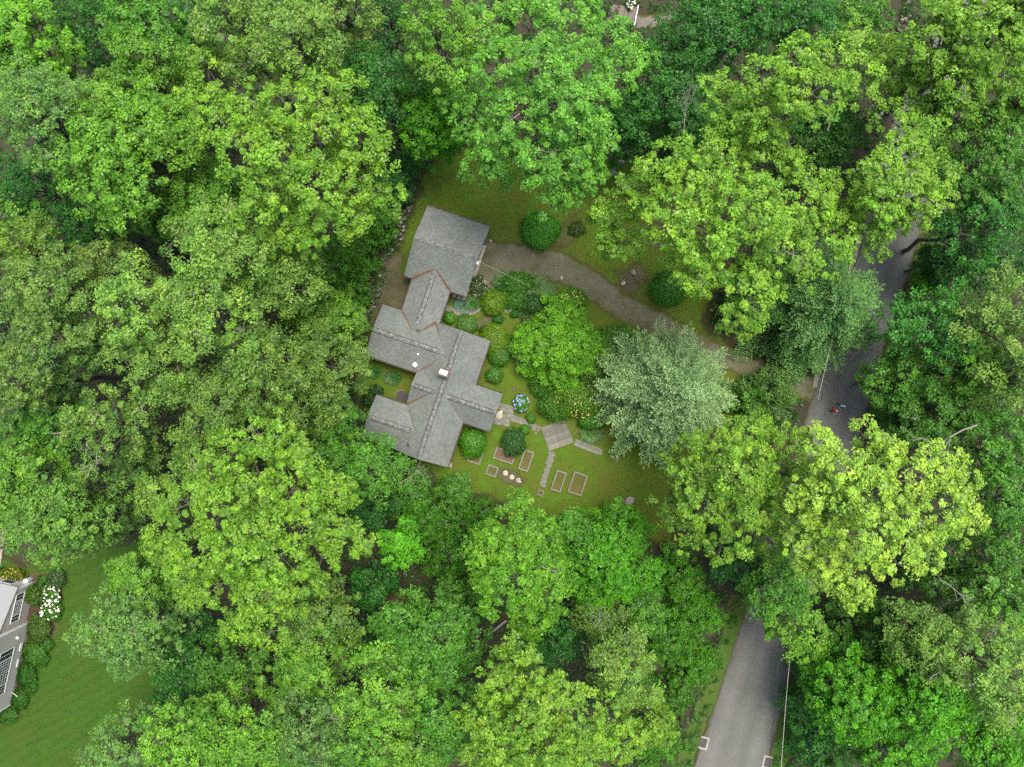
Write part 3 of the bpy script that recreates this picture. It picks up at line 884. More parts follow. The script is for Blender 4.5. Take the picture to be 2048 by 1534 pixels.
ROWS = [
 # name, px, py, radius, height, species, label, extras
 ("maple_tree", 250, 310, 155, 23, 'maple', "wide rounded green tree left of the tailed yellow-green crown", dict(tint=1.12, n=20)),
 ("maple_tree", 300, 155, 100, 20, 'maple', "feathery green tree at upper left, behind the wide rounded one", {}),
 ("locust_tree", 100, 240, 112, 24, 'pale', "pale grey-green fine-leaved tree at the upper left edge", dict(bare=3)),
 ("broadleaf_tree", 55, 95, 92, 22, 'lime', "vivid yellow-green tree in the top left corner", {}),
 ("understory_tree", 175, 50, 85, 13, 'dark', "dark blue-green tree between the top left corner tree and its green neighbour", {}),
 ("broadleaf_tree", 285, 35, 90, 18, 'mid', "mid-green tree at the top edge, right of the dark blue-green one", dict(tint=1.2)),
 ("broadleaf_tree", 20, 5, 60, 19, 'mid', "green crown cut by the top left corner of the picture", {}),
 ("understory_tree", 385, 60, 45, 10, 'dark', "small dark tree in the gap left of the olive oaks", {}),
 ("oak_tree", 470, 60, 95, 23, 'olive', "olive oak at the top edge, left one of the pair", dict(tint=1.1, bare=1)),
 ("oak_tree", 590, 95, 110, 24, 'olive', "olive oak at the top edge with tan shoot tips, larger one of the pair", dict(tint=1.15, bare=1)),
 ("oak_tree", 680, 15, 90, 22, 'olive', "olive-green crown cut by the top edge right of the oak pair", {}),
 ("understory_tree", 755, 165, 88, 18, 'teal', "dark bluish-green tree right of the olive oak pair", dict(tint=.8)),
 ("understory_tree", 775, 40, 60, 13, 'dark', "dark tree in the gap at the top edge right of the oaks", dict(tint=.8)),
 ("maple_tree", 880, 85, 82, 22, 'maple', "green tree touching the left side of the broad fresh-green one", {}),
 ("maple_tree", 860, 225, 88, 14, 'bright', "layered deep-green maple at the upper left corner of the lawn", {}),
 ("understory_tree", 1340, 190, 105, 17, 'teal', "dark green tree above the lawn, between the fresh-green and yellow-green ones", dict(tint=.85)),
 ("understory_tree", 1410, 60, 100, 19, 'teal', "dark green tree below the top edge right of the steps", dict(tint=.9)),
 ("understory_tree", 1260, 250, 70, 14, 'dark', "very dark tree against the right side of the broad fresh-green crown", dict(tint=1.1)),
 ("understory_tree", 1500, 20, 80, 19, 'teal', "dark green crown cut by the top edge above the pointed yellow-green tree", {}),
 ("understory_tree", 1380, 255, 70, 12, 'dark', "low dark tree in the shade beside the largest yellow-green one", {}),
 ("understory_tree", 1610, 30, 70, 18, 'teal', "dark green tree at the top edge, second left of the upper road", {}),
 ("understory_tree", 1720, 50, 70, 14, 'mid', "thin mid-green tree beside the stone wall at the top of the road", dict(dens=.7)),
 ("broadleaf_tree", 1940, 90, 150, 23, 'tulip', "light green open tree in the top right corner over the road", dict(n=22, tint=.98, dens=.62, bare=4)),
 ("broadleaf_tree", 1900, 230, 70, 18, 'maple', "thin green tree below the top right corner tree, road showing through it", dict(dens=.6)),
 ("broadleaf_tree", 2035, 40, 70, 25, 'tulip', "pale yellow-green crown cut by the top right corner", dict(bare=1)),
 ("broadleaf_tree", 2030, 210, 55, 20, 'maple', "yellowish-green crown cut by the right edge under the top right corner", dict(bare=1)),
 ("maple_tree", 1975, 330, 100, 19, 'mid', "rounded mid-green tree by the right edge, right of the loose tree over the road", dict(tint=.95)),
 ("maple_tree", 1975, 450, 85, 17, 'teal', "dense green tree right of the road where it comes out of the shade", {}),
 ("understory_tree", 1905, 515, 52, 10, 'dark', "low dark tree at the right road edge", {}),
 ("young_tree", 1870, 560, 28, 6, 'bright', "small bright sapling at the right road edge under the dark tree", {}),
 ("understory_tree", 2000, 530, 65, 12, 'dark', "dark tree in the hollow by the right edge above the olive oaks", {}),
 ("maple_tree", 1885, 655, 92, 16, 'teal', "blue-green rounded tree right of the spruce across the road", dict(tint=1.15)),
 ("oak_tree", 2000, 640, 88, 20, 'olive', "light olive oak at the right edge beside the blue-green tree", {}),
 ("oak_tree", 2015, 755, 75, 20, 'olive', "olive oak at the right edge, lower one of two", dict(bare=1)),
 ("maple_tree", 1812, 765, 70, 12, 'mid', "green tree bulging over the right road edge above the walkers", {}),
 ("maple_tree", 1885, 825, 80, 14, 'mid', "mid-green tree above the long bare limb", dict(tint=.95)),
 ("oak_tree", 1950, 740, 60, 17, 'maple', "yellowish-green tree between the two edge oaks and the road tree", {}),
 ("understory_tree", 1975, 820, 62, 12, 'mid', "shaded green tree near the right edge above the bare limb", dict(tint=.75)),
 ("broadleaf_tree", 2000, 905, 78, 17, 'mid', "mid-green tree at the right edge below the bare limb", dict(tint=1.05)),
 ("young_tree", 1815, 845, 34, 8, 'mid', "small green tree at the right road edge beside the palest crown", {}),
 ("broadleaf_tree", 2020, 1010, 72, 18, 'mid', "green tree at the right edge level with the palest crown", dict(tint=1.1)),
 ("broadleaf_tree", 1985, 1110, 70, 15, 'mid', "darker green tree at the right edge under the palest crown", dict(tint=.85)),
 ("maple_tree", 2015, 1195, 72, 15, 'green', "fresh green tree at the right edge with flat layered tufts", {}),
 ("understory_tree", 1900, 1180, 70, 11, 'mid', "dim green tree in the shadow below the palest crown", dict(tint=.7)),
 ("maple_tree", 1560, 1170, 78, 13, 'mid', "green tree under the palest crown, over the left road edge", dict(tint=1.1, bare=1)),
 ("maple_tree", 1600, 1260, 62, 12, 'maple', "green tree with light tips reaching over the lower road", dict(bare=2)),
 ("understory_tree", 1490, 1130, 62, 9, 'dark', "shaded dark tree left of the lower road", {}),
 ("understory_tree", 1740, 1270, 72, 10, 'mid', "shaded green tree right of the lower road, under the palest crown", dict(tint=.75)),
 ("maple_tree", 1720, 1400, 100, 15, 'bright', "bright green layered maple right of the lower road", dict(tint=1.0)),
 ("maple_tree", 1860, 1400, 112, 17, 'bright', "bright green layered maple in the bottom right, right one of two", dict(tint=1.08, bare=1)),
 ("oak_tree", 1835, 1275, 70, 17, 'olive', "olive tree between the bright maples and the palest crown", {}),
 ("locust_tree", 1975, 1330, 118, 20, 'olive', "thin yellowish tree at lower right with grey branches showing through", dict(dens=.72, bare=7, tint=1.2)),
 ("maple_tree", 1990, 1490, 85, 16, 'bright', "bright green crown in the bottom right corner", {}),
 ("maple_tree", 1790, 1505, 80, 15, 'bright', "bright green crown cut by the bottom edge right of the road", {}),
 ("understory_tree", 1640, 1440, 62, 8, 'dark', "low dark tree at the right edge of the lower road", dict(tint=1.2)),
 ("understory_tree", 1660, 1525, 60, 8, 'teal', "low bluish-green tree at the bottom edge right of the road", {}),
 ("understory_tree", 1645, 1345, 55, 6, 'dark', "dark low tree right of the road below the overhanging branch", {}),
 ("broadleaf_tree", 1215, 1130, 105, 12, 'bright', "low spreading bright tree right of the egg-shaped one", dict(tint=.95)),
 ("broadleaf_tree", 1258, 1066, 52, 7, 'vine', "low yellow-flecked tree at the lawn edge under the boulder", dict(tint=1.25)),
 ("broadleaf_tree", 1145, 1080, 55, 11, 'mid', "soft green tree squeezed right of the egg-shaped one", {}),
 ("understory_tree", 1200, 1245, 60, 10, 'olive', "olive brushy tree with bare twigs below the low bright one", dict(bare=3, tint=.8)),
 ("broadleaf_tree", 1245, 1340, 85, 16, 'olive', "yellowish-olive tree right of the bottom-edge yellow-green one", dict(bare=1, tint=1.1)),
 ("broadleaf_tree", 1290, 1440, 62, 15, 'tulip', "yellow-tinted crown next to the roadside thicket near the bottom edge", dict(tint=.8)),
 ("broadleaf_tree", 1290, 1240, 55, 9, 'mid', "pale green low tree beside the roadside vines", {}),
 ("understory_tree", 1120, 1290, 60, 8, 'dark', "dark low tree in the hollow below the egg-shaped one", dict(tint=1.1)),
 ("broadleaf_tree", 850, 1300, 120, 16, 'mid', "domed dark-green tree below the brown clearing", dict(tint=1.0, n=18)),
 ("broadleaf_tree", 765, 1390, 92, 18, 'maple', "light yellow-green tree below the domed one", dict(tint=1.15)),
 ("broadleaf_tree", 905, 1440, 85, 17, 'mid', "green tree between the domed tree and the bottom-edge yellow-green one", dict(tint=1.15)),
 ("broadleaf_tree", 830, 1510, 75, 16, 'maple', "green crown cut by the bottom edge under the light yellow-green tree", {}),
 ("broadleaf_tree", 640, 1235, 78, 15, 'olive', "olive tree with bare twigs right below the broad yellow-green one", dict(bare=3, tint=.95)),
 ("broadleaf_tree", 620, 1330, 85, 16, 'maple', "green tree below the olive twiggy one", dict(tint=.95)),
 ("locust_tree", 620, 1450, 92, 18, 'pale', "grey-green tree near the bottom edge, left of the light yellow-green one", dict(tint=.85, bare=1)),
 ("broadleaf_tree", 480, 1460, 100, 19, 'maple', "fresh green tree at the bottom edge right of the fallen-branch tree", dict(tint=1.12)),
 ("broadleaf_tree", 370, 1480, 85, 19, 'maple', "light green tree at the bottom edge with pale bare limbs", dict(tint=1.2, bare=4)),
 ("locust_tree", 240, 1490, 72, 17, 'pale', "pale tree at the bottom edge standing over the mown lawn", dict(bare=3)),
 ("broadleaf_tree", 560, 1520, 70, 17, 'green', "green crown cut by the bottom edge below the grey-green one", {}),
 ("broadleaf_tree", 700, 1500, 62, 16, 'green', "fresh green crown at the bottom edge between two lighter ones", {}),
 ("understory_tree", 370, 1320, 72, 10, 'dark', "low dark tree at the right side of the mown lawn", dict(tint=1.2)),
 ("understory_tree", 450, 1330, 75, 12, 'mid', "dim green tree between the dark lawn-side one and the olive twiggy one", dict(tint=.85)),
 ("understory_tree", 345, 1400, 58, 9, 'dark', "lower dark tree at the right side of the mown lawn", dict(tint=1.3)),
 ("locust_tree", 255, 1260, 118, 17, 'pale', "grey-green tree standing alone in the mown lawn", dict(tint=.95, bare=3, n=18)),
 ("broadleaf_tree", 285, 1150, 75, 16, 'maple', "yellow-green tree just above the grey-green one in the lawn", dict(tint=1.02)),
 ("broadleaf_tree", 110, 1030, 115, 20, 'pale', "soft green tree above the neighbouring house", dict(color=(.12,.27,.05), n=18)),
 ("broadleaf_tree", 40, 960, 90, 20, 'maple', "soft green crown cut by the left edge above the stone terrace", dict(tint=1.0)),
 ("broadleaf_tree", 200, 1040, 75, 15, 'pale', "thin green tree beside the soft green one above the neighbouring house", dict(tint=.75)),
 ("locust_tree", 215, 850, 95, 20, 'pale', "half-dead tree with a fan of bare grey branches, left of the woods' centre", dict(dens=.5, bare=9, color=(.13,.25,.05))),
 ("broadleaf_tree", 270, 925, 52, 12, 'pale', "small pale tree beneath the half-dead one", dict(tint=.85)),
 ("oak_tree", 430, 630, 105, 23, 'olive', "olive oak with tan tips in the middle of the left woods", dict(tint=1.2, bare=3)),
 ("oak_tree", 450, 510, 108, 24, 'olive', "olive oak directly below the tailed yellow-green crown", dict(tint=1.15, bare=2)),
 ("oak_tree", 290, 610, 90, 22, 'olive', "olive oak with the palest tan tips, left of the middle one", dict(tint=1.3)),
 ("oak_tree", 320, 720, 88, 20, 'olive', "shaggy olive oak below the pale-tipped one", dict(tint=1.0)),
 ("oak_tree", 570, 560, 88, 20, 'olive', "green-olive oak nearest to the breezeway", dict(tint=.95)),
 ("broadleaf_tree", 645, 635, 80, 12, 'bright', "rounded fresh-green tree beside the bare yard left of the house", dict(color=(.11,.25,.03))),
 ("oak_tree", 640, 740, 92, 16, 'olive', "dull olive tree facing the notch in the left side of the house", dict(tint=.8)),
 ("oak_tree", 530, 740, 98, 20, 'olive', "dark olive oak in the middle of the left woods", dict(tint=.85, bare=2)),
 ("broadleaf_tree", 664, 846, 58, 12, 'mid', "mid-green tree close to the lower left wing of the house", {}),
 ("oak_tree", 440, 800, 82, 19, 'olive', "olive-green tree right of the half-dead one", dict(tint=.9)),
 ("oak_tree", 580, 830, 80, 16, 'olive', "dim olive tree above the broad yellow-green one", dict(tint=.75, bare=1)),
 ("broadleaf_tree", 110, 580, 92, 22, 'pale', "pale green tree in the upper part of the left edge woods", dict(color=(.13,.25,.06))),
 ("oak_tree", 215, 540, 76, 19, 'pale', "grey-olive tree left of the dark gap", dict(color=(.12,.20,.045))),
 ("broadleaf_tree", 45, 490, 72, 20, 'pale', "yellowish tree at the left edge below the pale grey-green one", dict(color=(.13,.25,.035))),
 ("broadleaf_tree", 120, 690, 88, 21, 'pale', "pale green tree in the middle of the left edge woods", dict(color=(.115,.225,.055))),
 ("broadleaf_tree", 45, 760, 92, 21, 'pale', "pale green tree at the left edge, lower part", dict(color=(.13,.245,.06))),
 ("broadleaf_tree", 195, 690, 62, 18, 'pale', "duller green tree between the left edge trees and the shaggy oak", dict(tint=.75)),
 ("broadleaf_tree", 100, 840, 82, 17, 'mid', "dim green tree left of the half-dead one", dict(tint=1.0)),
 ("broadleaf_tree", 20, 640, 62, 19, 'pale', "green crown cut by the left edge at mid height", dict(tint=.85)),
 ("broadleaf_tree", 10, 870, 55, 16, 'pale', "dull crown cut by the left edge above the soft green trees", dict(tint=.7)),
 ("understory_tree", 60, 370, 75, 13, 'dark', "dark tree at the left edge in the shade below the pale grey-green one", dict(tint=1.1)),
 ("understory_tree", 165, 445, 78, 12, 'dark', "dark blue-green tree in the hollow below the wide rounded one", dict(tint=1.15)),
 ("understory_tree", 320, 440, 50, 9, 'mid', "deep green tree hanging beneath the wide rounded one", dict(tint=.9)),
 ("understory_tree", 30, 430, 50, 13, 'mid', "dull green tree at the left edge beside the dark hollow", {}),
 ("broadleaf_tree", 425, 395, 65, 15, 'mid', "green tree in the gap between the wide rounded and tailed crowns", dict(tint=1.1)),
 ("young_tree", 640, 530, 55, 8, 'vine', "low green thicket tree left of the bare yard", dict(tint=.9)),
 ("young_tree", 706, 503, 48, 6, 'vine', "low vine-covered tree along the upper stone wall", dict(tint=1.0)),
 ("young_tree", 692, 578, 44, 6, 'vine', "low vine-covered tree along the bare yard's wall", dict(tint=.95)),
 ("young_tree", 755, 445, 40, 5, 'vine', "low vine-covered tree beside the garage lawn", dict(tint=.95)),
 ("young_tree", 783, 367, 40, 5, 'dark', "low dark bushy tree at the upper end of the stone wall", dict(tint=1.2)),
 ("young_tree", 812, 318, 34, 4, 'dark', "low dark bush at the top left corner of the lawn", dict(tint=1.1)),
 ("broadleaf_tree", 740, 936, 74, 13, 'mid', "mid-green tree leaning over the lower left roof corner", dict(tint=1.05)),
 ("young_tree", 812, 980, 50, 7, 'mid', "low green tree under the bottom gable of the house", dict(tint=.9)),
 ("maple_tree", 800, 1090, 52, 10, 'bright', "single vivid green tree in the dark hollow below the house", dict(tint=1.25)),
 ("understory_tree", 860, 1040, 65, 7, 'vine', "low dark thicket tree below the house lawn", dict(tint=.75)),
 ("understory_tree", 740, 1010, 60, 8, 'dark', "shaded tree between the house and the broad yellow-green crown", dict(tint=1.0)),
 ("young_tree", 910, 985, 36, 4, 'mid', "small bushy tree at the lower left end of the lawn", dict(tint=.9)),
 ("young_tree", 960, 1045, 48, 4, 'vine', "low thicket beyond the lower stone wall", dict(tint=.95)),
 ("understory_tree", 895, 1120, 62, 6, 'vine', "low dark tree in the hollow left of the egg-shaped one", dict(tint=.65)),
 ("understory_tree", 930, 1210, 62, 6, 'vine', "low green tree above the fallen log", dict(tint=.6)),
 ("understory_tree", 740, 1180, 50, 7, 'dark', "dark tree at the left side of the brown clearing", dict(tint=1.2)),
 ("understory_tree", 720, 1290, 45, 8, 'dark', "dark tree squeezed between the clearing and the olive twiggy one", {}),
 ("broadleaf_tree", 400, 900, 72, 17, 'olive', "olive tree at the upper left shoulder of the broad yellow-green one", dict(tint=.95)),
 ("broadleaf_tree", 320, 990, 45, 14, 'olive', "olive shoulder tree at the left side of the broad yellow-green one", dict(tint=1.1)),
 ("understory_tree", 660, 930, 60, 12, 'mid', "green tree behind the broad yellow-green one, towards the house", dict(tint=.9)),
 ("young_tree", 1360, 1160, 60, 4.5, 'vine', "uppermost vine-covered tree of the roadside thicket", dict(tint=1.0)),
 ("young_tree", 1405, 1235, 55, 4.0, 'vine', "yellow-flecked vine-covered tree where the road comes out of the shade", dict(tint=1.15)),
 ("young_tree", 1340, 1285, 60, 4.5, 'vine', "vine-covered tree in the middle of the roadside thicket", dict(tint=.85)),
 ("young_tree", 1395, 1335, 52, 3.5, 'vine', "vine-covered tree at the left road edge near the storm drain", dict(tint=1.0)),
 ("young_tree", 1345, 1395, 58, 4.0, 'vine', "darkest vine-covered tree of the roadside thicket", dict(tint=.8)),
 ("young_tree", 1320, 1490, 62, 4.0, 'vine', "lowest vine-covered tree of the roadside thicket, at the bottom edge", dict(tint=.95)),
 ("broadleaf_tree", 1552, 785, 62, 5, 'pale', "feathery low tree left of the walkers beside the driveway mouth", dict(color=(.075,.18,.035))),
 ("young_tree", 1510, 800, 55, 4, 'mid', "low green tree between silver spruce and driveway mouth", dict(tint=.75)),
 ("understory_tree", 1655, 240, 50, 9, 'dark', "dark low tree in the opening under the pointed yellow-green tree", dict(tint=1.3)),
 ("understory_tree", 1690, 272, 46, 9, 'mid', "shaded green tree in the opening left of the loose tree over the road", dict(tint=.8)),
 ("understory_tree", 1672, 205, 44, 8, 'vine', "deep green bushy tree in the opening right under the pointed crown", dict(tint=.8)),
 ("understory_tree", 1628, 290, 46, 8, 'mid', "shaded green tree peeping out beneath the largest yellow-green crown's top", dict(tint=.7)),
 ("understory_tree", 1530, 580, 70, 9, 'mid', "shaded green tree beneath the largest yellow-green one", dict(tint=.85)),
]
for row in ROWS:
    nm, px, py, r, h, sp, lab, kw = row
    kw = dict(kw)
    if sp in ('olive', 'pale'): r *= .94
    kw.setdefault('leafk', .84 if sp in ('dark', 'teal', 'vine') else .92)
    auto_tree(nm, px, py, r, h, sp, lab, **kw)
print("tree tris", TRIS[0])

# conifers: whorls of branches with flat sprays of needles
def conifer(px, py, r, h, col, label, seed, base_h=.12, tint=1.0, needle=.24):
    q = np.random.default_rng(seed)
    zc = h * .45
    c = W(px, py, zc); R = M(r, zc)
    root = empty("spruce_tree", (c.x, c.y, 0), 0, label, "spruce", "spruces beside the driveway")
    paths = [(np.array([[0, 0, -.1], [0, 0, h * .5], [.1, .05, h]]), .28, .03)]
    Cs, Ns, As, Ss, Ts = [], [], [], [], []
    nw = 19
    for w in range(nw):
        t = w / (nw - 1)
        z0 = h * (base_h + (.97 - base_h) * t)
        L0 = R * (1 - t) ** .62 * 1.02 + .25
        nb = 9 if t < .7 else 6
        a0 = q.uniform(0, 6.28)
        for b in range(nb):
            a = a0 + b * 2 * math.pi / nb + q.normal() * .16
            L = L0 * q.uniform(.66, 1.12)
            d = np.array([math.cos(a), math.sin(a), 0]); s = np.array([-d[1], d[0], 0])
            tt = np.linspace(0, 1, 6)[:, None]
            pts = np.array([0, 0, z0]) + d * L * tt + np.array([0, 0, 1]) * (L * (.30 * tt - .42 * tt ** 2) + .25 * t * L * tt) + s * q.normal() * .08 * L * tt ** 2
            paths.append((pts, .055 * (1 - t) + .015, .008))
            ns = max(4, int(L * 2.5))
            btint = float(np.clip(q.normal(.45, .14), .1, .9))
            for k in range(ns + 1):
                f = .18 + .82 * k / ns
                i = min(4, int(f * 5)); p = pts[i] + (pts[i + 1] - pts[i]) * (f * 5 - i)
                last = k == ns
                for side in ((0,) if last else (-1, 1)):
                    sl = (.34 * L * (1.12 - f) + .28) * q.uniform(.75, 1.2)
                    sd = d * (1 if last else .72) + s * side * .75 + np.array([0, 0, q.normal() * .12 + .04])
                    sd = sd / np.linalg.norm(sd)
                    m = max(4, int(sl / (needle * .21)))
                    u = (np.arange(m) + q.random(m) * .6) / m
                    P = p + sd * (u[:, None] * sl) + q.normal(size=(m, 3)) * .06 + np.array([0, 0, -.10]) * u[:, None] ** 2 * sl
                    Cs.append(P); Ns.append(np.array([0, 0, 1.]) + q.normal(size=(m, 3)) * .7)
                    As.append(np.tile(sd, (m, 1)) + q.normal(size=(m, 3)) * .85)
                    Ss.append(needle * q.uniform(.8, 1.35, m) )
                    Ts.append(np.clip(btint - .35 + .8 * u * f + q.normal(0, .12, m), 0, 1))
    V, Q = np_tubes(paths, 5)
    obj("trunk", np_mesh("trunk", V, Q, BARK, smooth=True), root)
    C = np.concatenate(Cs)
    V, Q, T_ = leaf_cards(C, np.concatenate(Ns), np.concatenate(Ss), np.concatenate(Ts), width=.36, fold=.05, along=np.concatenate(As))
    o = obj("crown", np_mesh("crown", V, Q, NEEDLE, {"tint": T_}), root)
    o.color = (*[k * tint for k in col], 1)
    return root
conifer(1335, 785, 152, 15, (.235, .37, .155), "silver-green spruce beside the driveway, palest conifer", 3)
conifer(1632, 612, 158, 13, (.12, .265, .07), "green spruce with feathery branches hanging over the road", 4, tint=1.0)
print("conifer tris", TRIS[0])

# leafless branches that stand out of the crowns
def bare_tree(px, py, z, base, d, length, label, seed, r=.09, depth=3):
    global rng
    keep, rng = rng, np.random.default_rng(seed)
    p = W(px, py, z)
    b = W(base[0], base[1], 0)
    root = empty("bare_tree", (b.x, b.y, 0), 0, label, "dead tree", "leafless trees")
    off = np.array([b.x, b.y, 0])
    V, Q = np_tubes([(bend((b.x, b.y, -.1), p, 0, 6) - off, r * 1.6, r)], 6)
    obj("trunk", np_mesh("trunk", V, Q, BAREWOOD, smooth=True), root)
    V, Q = np_tubes([(a - off, r0, r1) for a, r0, r1 in twig_paths(p, d, length, r, depth, .8, .1)], 4)
    tag(obj("branch", np_mesh("branch", V, Q, BAREWOOD, smooth=True), root), kind="stuff")
    rng = keep
bare_tree(1368, 262, 19, (1340, 330), (.1, 1, .3), 2.6, "dead grey branches curling up left of the largest yellow-green tree", 5, .06)
bare_tree(1655, 262, 19, (1560, 360), (.2, .8, .4), 2.6, "dead grey twigs in the dark gap under the pointed yellow-green tree", 6, .05)
bare_tree(1955, 850, 17, (1900, 830), (-1, -.32, 0), 5.0, "long bare grey limb reaching left in the right-hand woods", 7, .10)
bare_tree(1880, 1160, 13, (1830, 1110), (.9, -.35, .1), 2.6, "bare grey twigs just below the palest crown", 8, .06)
bare_tree(800, 968, 9, (800, 950), (.9, .45, .1), 2.4, "bare brown branches under the bottom gable of the house", 9, .05)
bare_tree(1190, 1255, 12, (1170, 1200), (.3, .6, .4), 2.2, "twisted bare branches below the low bright tree", 10, .05)
# ------------------------------------------------------------------ neighbouring house, bottom left
GREY = plain("grey_clapboard", [(.3, (.41, .395, .355)), (.7, (.47, .45, .41))], 3, .8, vec_scale=(.4, .4, 9))
p0 = W(62, 1243); p1 = W(25, 1407)
dn = (p1 - p0); LEN = dn.length; ang = math.atan2(dn.y, dn.x)      # local x runs down the long wall, local y to the lawn
nh = empty("house", p0, ang, "neighbouring grey clapboard house with white windows at the left edge", "house")
def nh_local(px, py, off=0.0):
    """where the sight line through a pixel meets the wall plane local y = off: (along, height)"""
    c, s = math.cos(-ang), math.sin(-ang)
    f = lambda q: Vector(((q.x - p0.x) * c - (q.y - p0.y) * s, (q.x - p0.x) * s + (q.y - p0.y) * c, q.z))
    C_, G_ = f(Vector((0, 0, H))), f(W(px, py))
    t = (off - C_.y) / (G_.y - C_.y)
    q = C_ + (G_ - C_) * t
    return q.x, q.z
m_ = MB(); m_.box(0, LEN, -9, 0, 0, 6.8); m_.build("wall", GREY, nh)
m_ = MB(); m_.box(-4.5, -.004, -9, -.5, 0, 3.0)
for y in (-9, -.5): m_.poly([(-4.5, y, 3.0), (-.004, y, 3.0), (-.004, y, 4.3)])
m_.poly([(-4.5, -9, 3.0), (-4.5, -.5, 3.0), (-.004, -.5, 4.3), (-.004, -9, 4.3)]); m_.build("wall", GREY, nh)
LROOF = plain("pale_shingle", [(.3, (.19, .205, .205)), (.7, (.25, .265, .265))], 7, .9, vec_scale=(3, 1, 1))
m_ = MB(); sl = 1.3 / 4.5
vs = [(-4.75, -9.2, 3.02 - .25 * sl), (-4.75, -.42, 3.02 - .25 * sl), (-.004, -.42, 4.36), (-.004, -9.2, 4.36)]
a = [m_.bm.verts.new(v) for v in vs]; b_ = [m_.bm.verts.new((v[0], v[1], v[2] + .12)) for v in vs]
m_.bm.faces.new(b_)
for i in range(4): m_.bm.faces.new((a[i], a[(i + 1) % 4], b_[(i + 1) % 4], b_[i]))
m_.bm.faces.new(a[::-1]); m_.build("roof", LROOF, nh)
m_ = MB()
vs = [(-.3, .35, 6.7), (LEN + .3, .35, 6.7), (LEN + .3, -4.5, 9.4), (-.3, -4.5, 9.4), (-.3, -9.35, 6.7), (LEN + .3, -9.35, 6.7)]
bv = [m_.bm.verts.new(v) for v in vs]; m_.bm.faces.new((bv[0], bv[1], bv[2], bv[3])); m_.bm.faces.new((bv[3], bv[2], bv[5], bv[4])); m_.bm.faces.new((bv[0], bv[3], bv[4])); m_.bm.faces.new((bv[1], bv[2], bv[5]))
m_.build("roof", LROOF, nh)
for (x, y, zt) in ((-.05, 0.0, 6.8), (LEN - .12, 0.0, 6.8)):
    m_ = MB(); m_.box(x, x + .17, y - .14, y + .03, 0, zt); m_.build("corner_board", WHITE, nh)
m_ = MB(); m_.box(-4.53, -4.38, -.62, -.47, 0, 2.95); m_.build("corner_board", WHITE, nh)
m_ = MB(); m_.box(-.02, LEN + .02, .0, .012, 0, .55); m_.build("foundation", plain("parged_footing", [(.3, (.28, .27, .24)), (.7, (.36, .34, .3))], 2, .9), nh)
def nwin(x0, x1, z0, z1, y=0.0, cols=2, rows=1, cells=None):
    f = MB(); t = .09
    f.box(x0, x1, y + .002, y + .07, z0, z0 + t); f.box(x0, x1, y + .002, y + .07, z1 - t, z1)
    f.box(x0, x0 + t, y + .002, y + .07, z0 + t, z1 - t); f.box(x1 - t, x1, y + .002, y + .07, z0 + t, z1 - t)
    fo = f.build("window", WHITE, nh)
    cells = cells or [(x0 + t, x1 - t, cols, rows)]
    for (c0, c1, nc, nr) in cells:
        p_ = MB(); p_.box(c0, c1, y + .004, y + .02, z0 + t, z1 - t); p_.build("pane", GLASS, fo)
        mu = MB()
        for i in range(1, nc): 
            x = c0 + (c1 - c0) * i / nc; mu.box(x - .022, x + .022, y + .021, y + .045, z0 + t, z1 - t)
        for i in range(1, nr):
            z = z0 + t + (z1 - z0 - 2 * t) * i / nr; mu.box(c0, c1, y + .046, y + .05, z - .018, z + .018)
        if nc > 1 or nr > 1: mu.build("muntin", WHITE, fo)
        if c1 < x1 - t - .02:
            mv = MB(); mv.box(c1, c1 + .12, y + .002, y + .075, z0 + t, z1 - t); mv.build("mullion", WHITE, fo)
def rect(pts, off=0.0):
    q = [nh_local(x, y, off) for x, y in pts]
    return min(a for a, _ in q), max(a for a, _ in q), sorted(b for _, b in q)
zz = lambda x, y: (x / 5.113, 1130 + y / 5.113)
x0 = nh_local(*zz(150, 830))[0]; zl = nh_local(*zz(150, 830))[1]; x1, _z = nh_local(*zz(70, 1290)); zh = nh_local(*zz(35, 880))[1]
zl, zh = max(1.6, zl), max(zh, 4.2)
w = x1 - x0
nwin(x0, x1, zl, zh, 0, cells=[(x0 + .09, x0 + w * .20, 2, 1), (x0 + w * .20 + .12, x0 + w * .76, 9, 5), (x0 + w * .76 + .12, x1 - .09, 3, 1)])
for c in ((270, 770, 195, 870), (240, 930, 165, 1035)):
    a, zb = nh_local(*zz(c[0], c[1])); a2, zt = nh_local(*zz(c[2], c[3]))
    nwin(min(a, a2), max(a, a2) + .1, max(.7, zb), max(zt, zb + .9), 0, cols=2)
q0 = nh_local(*zz(240, 272), -.5); q1 = nh_local(*zz(190, 562), -.5); q2 = nh_local(*zz(150, 300), -.5)
w = q1[0] - q0[0]
nwin(q0[0], q1[0], max(.6, min(q0[1], q1[1])), min(2.9, max(q2[1], q0[1] + 1.2)), -.5, cells=[(q0[0] + .09, q0[0] + w * .24, 2, 1), (q0[0] + w * .24 + .12, q0[0] + w * .72, 8, 4), (q0[0] + w * .72 + .12, q1[0] - .09, 2, 1)])
m_ = MB(); m_.box(-4.56, -4.503, -3.0, -1.7, 1.2, 2.2); fo = m_.build("window", WHITE, nh)
m_ = MB(); m_.box(-4.575, -4.562, -2.9, -1.8, 1.3, 2.1); m_.build("pane", GLASS, fo)
m_ = MB(); m_.box(1.0, 1.25, .0, .25, 1.9, 2.05); m_.build("dryer_vent", WHITE, nh)
m_ = MB(); m_.tube([(LEN - 1.6, 0, .7), (LEN - 1.6, .5, .9), (LEN - 1.4, .9, .9)], .03); m_.build("pipe", WHITE, nh)

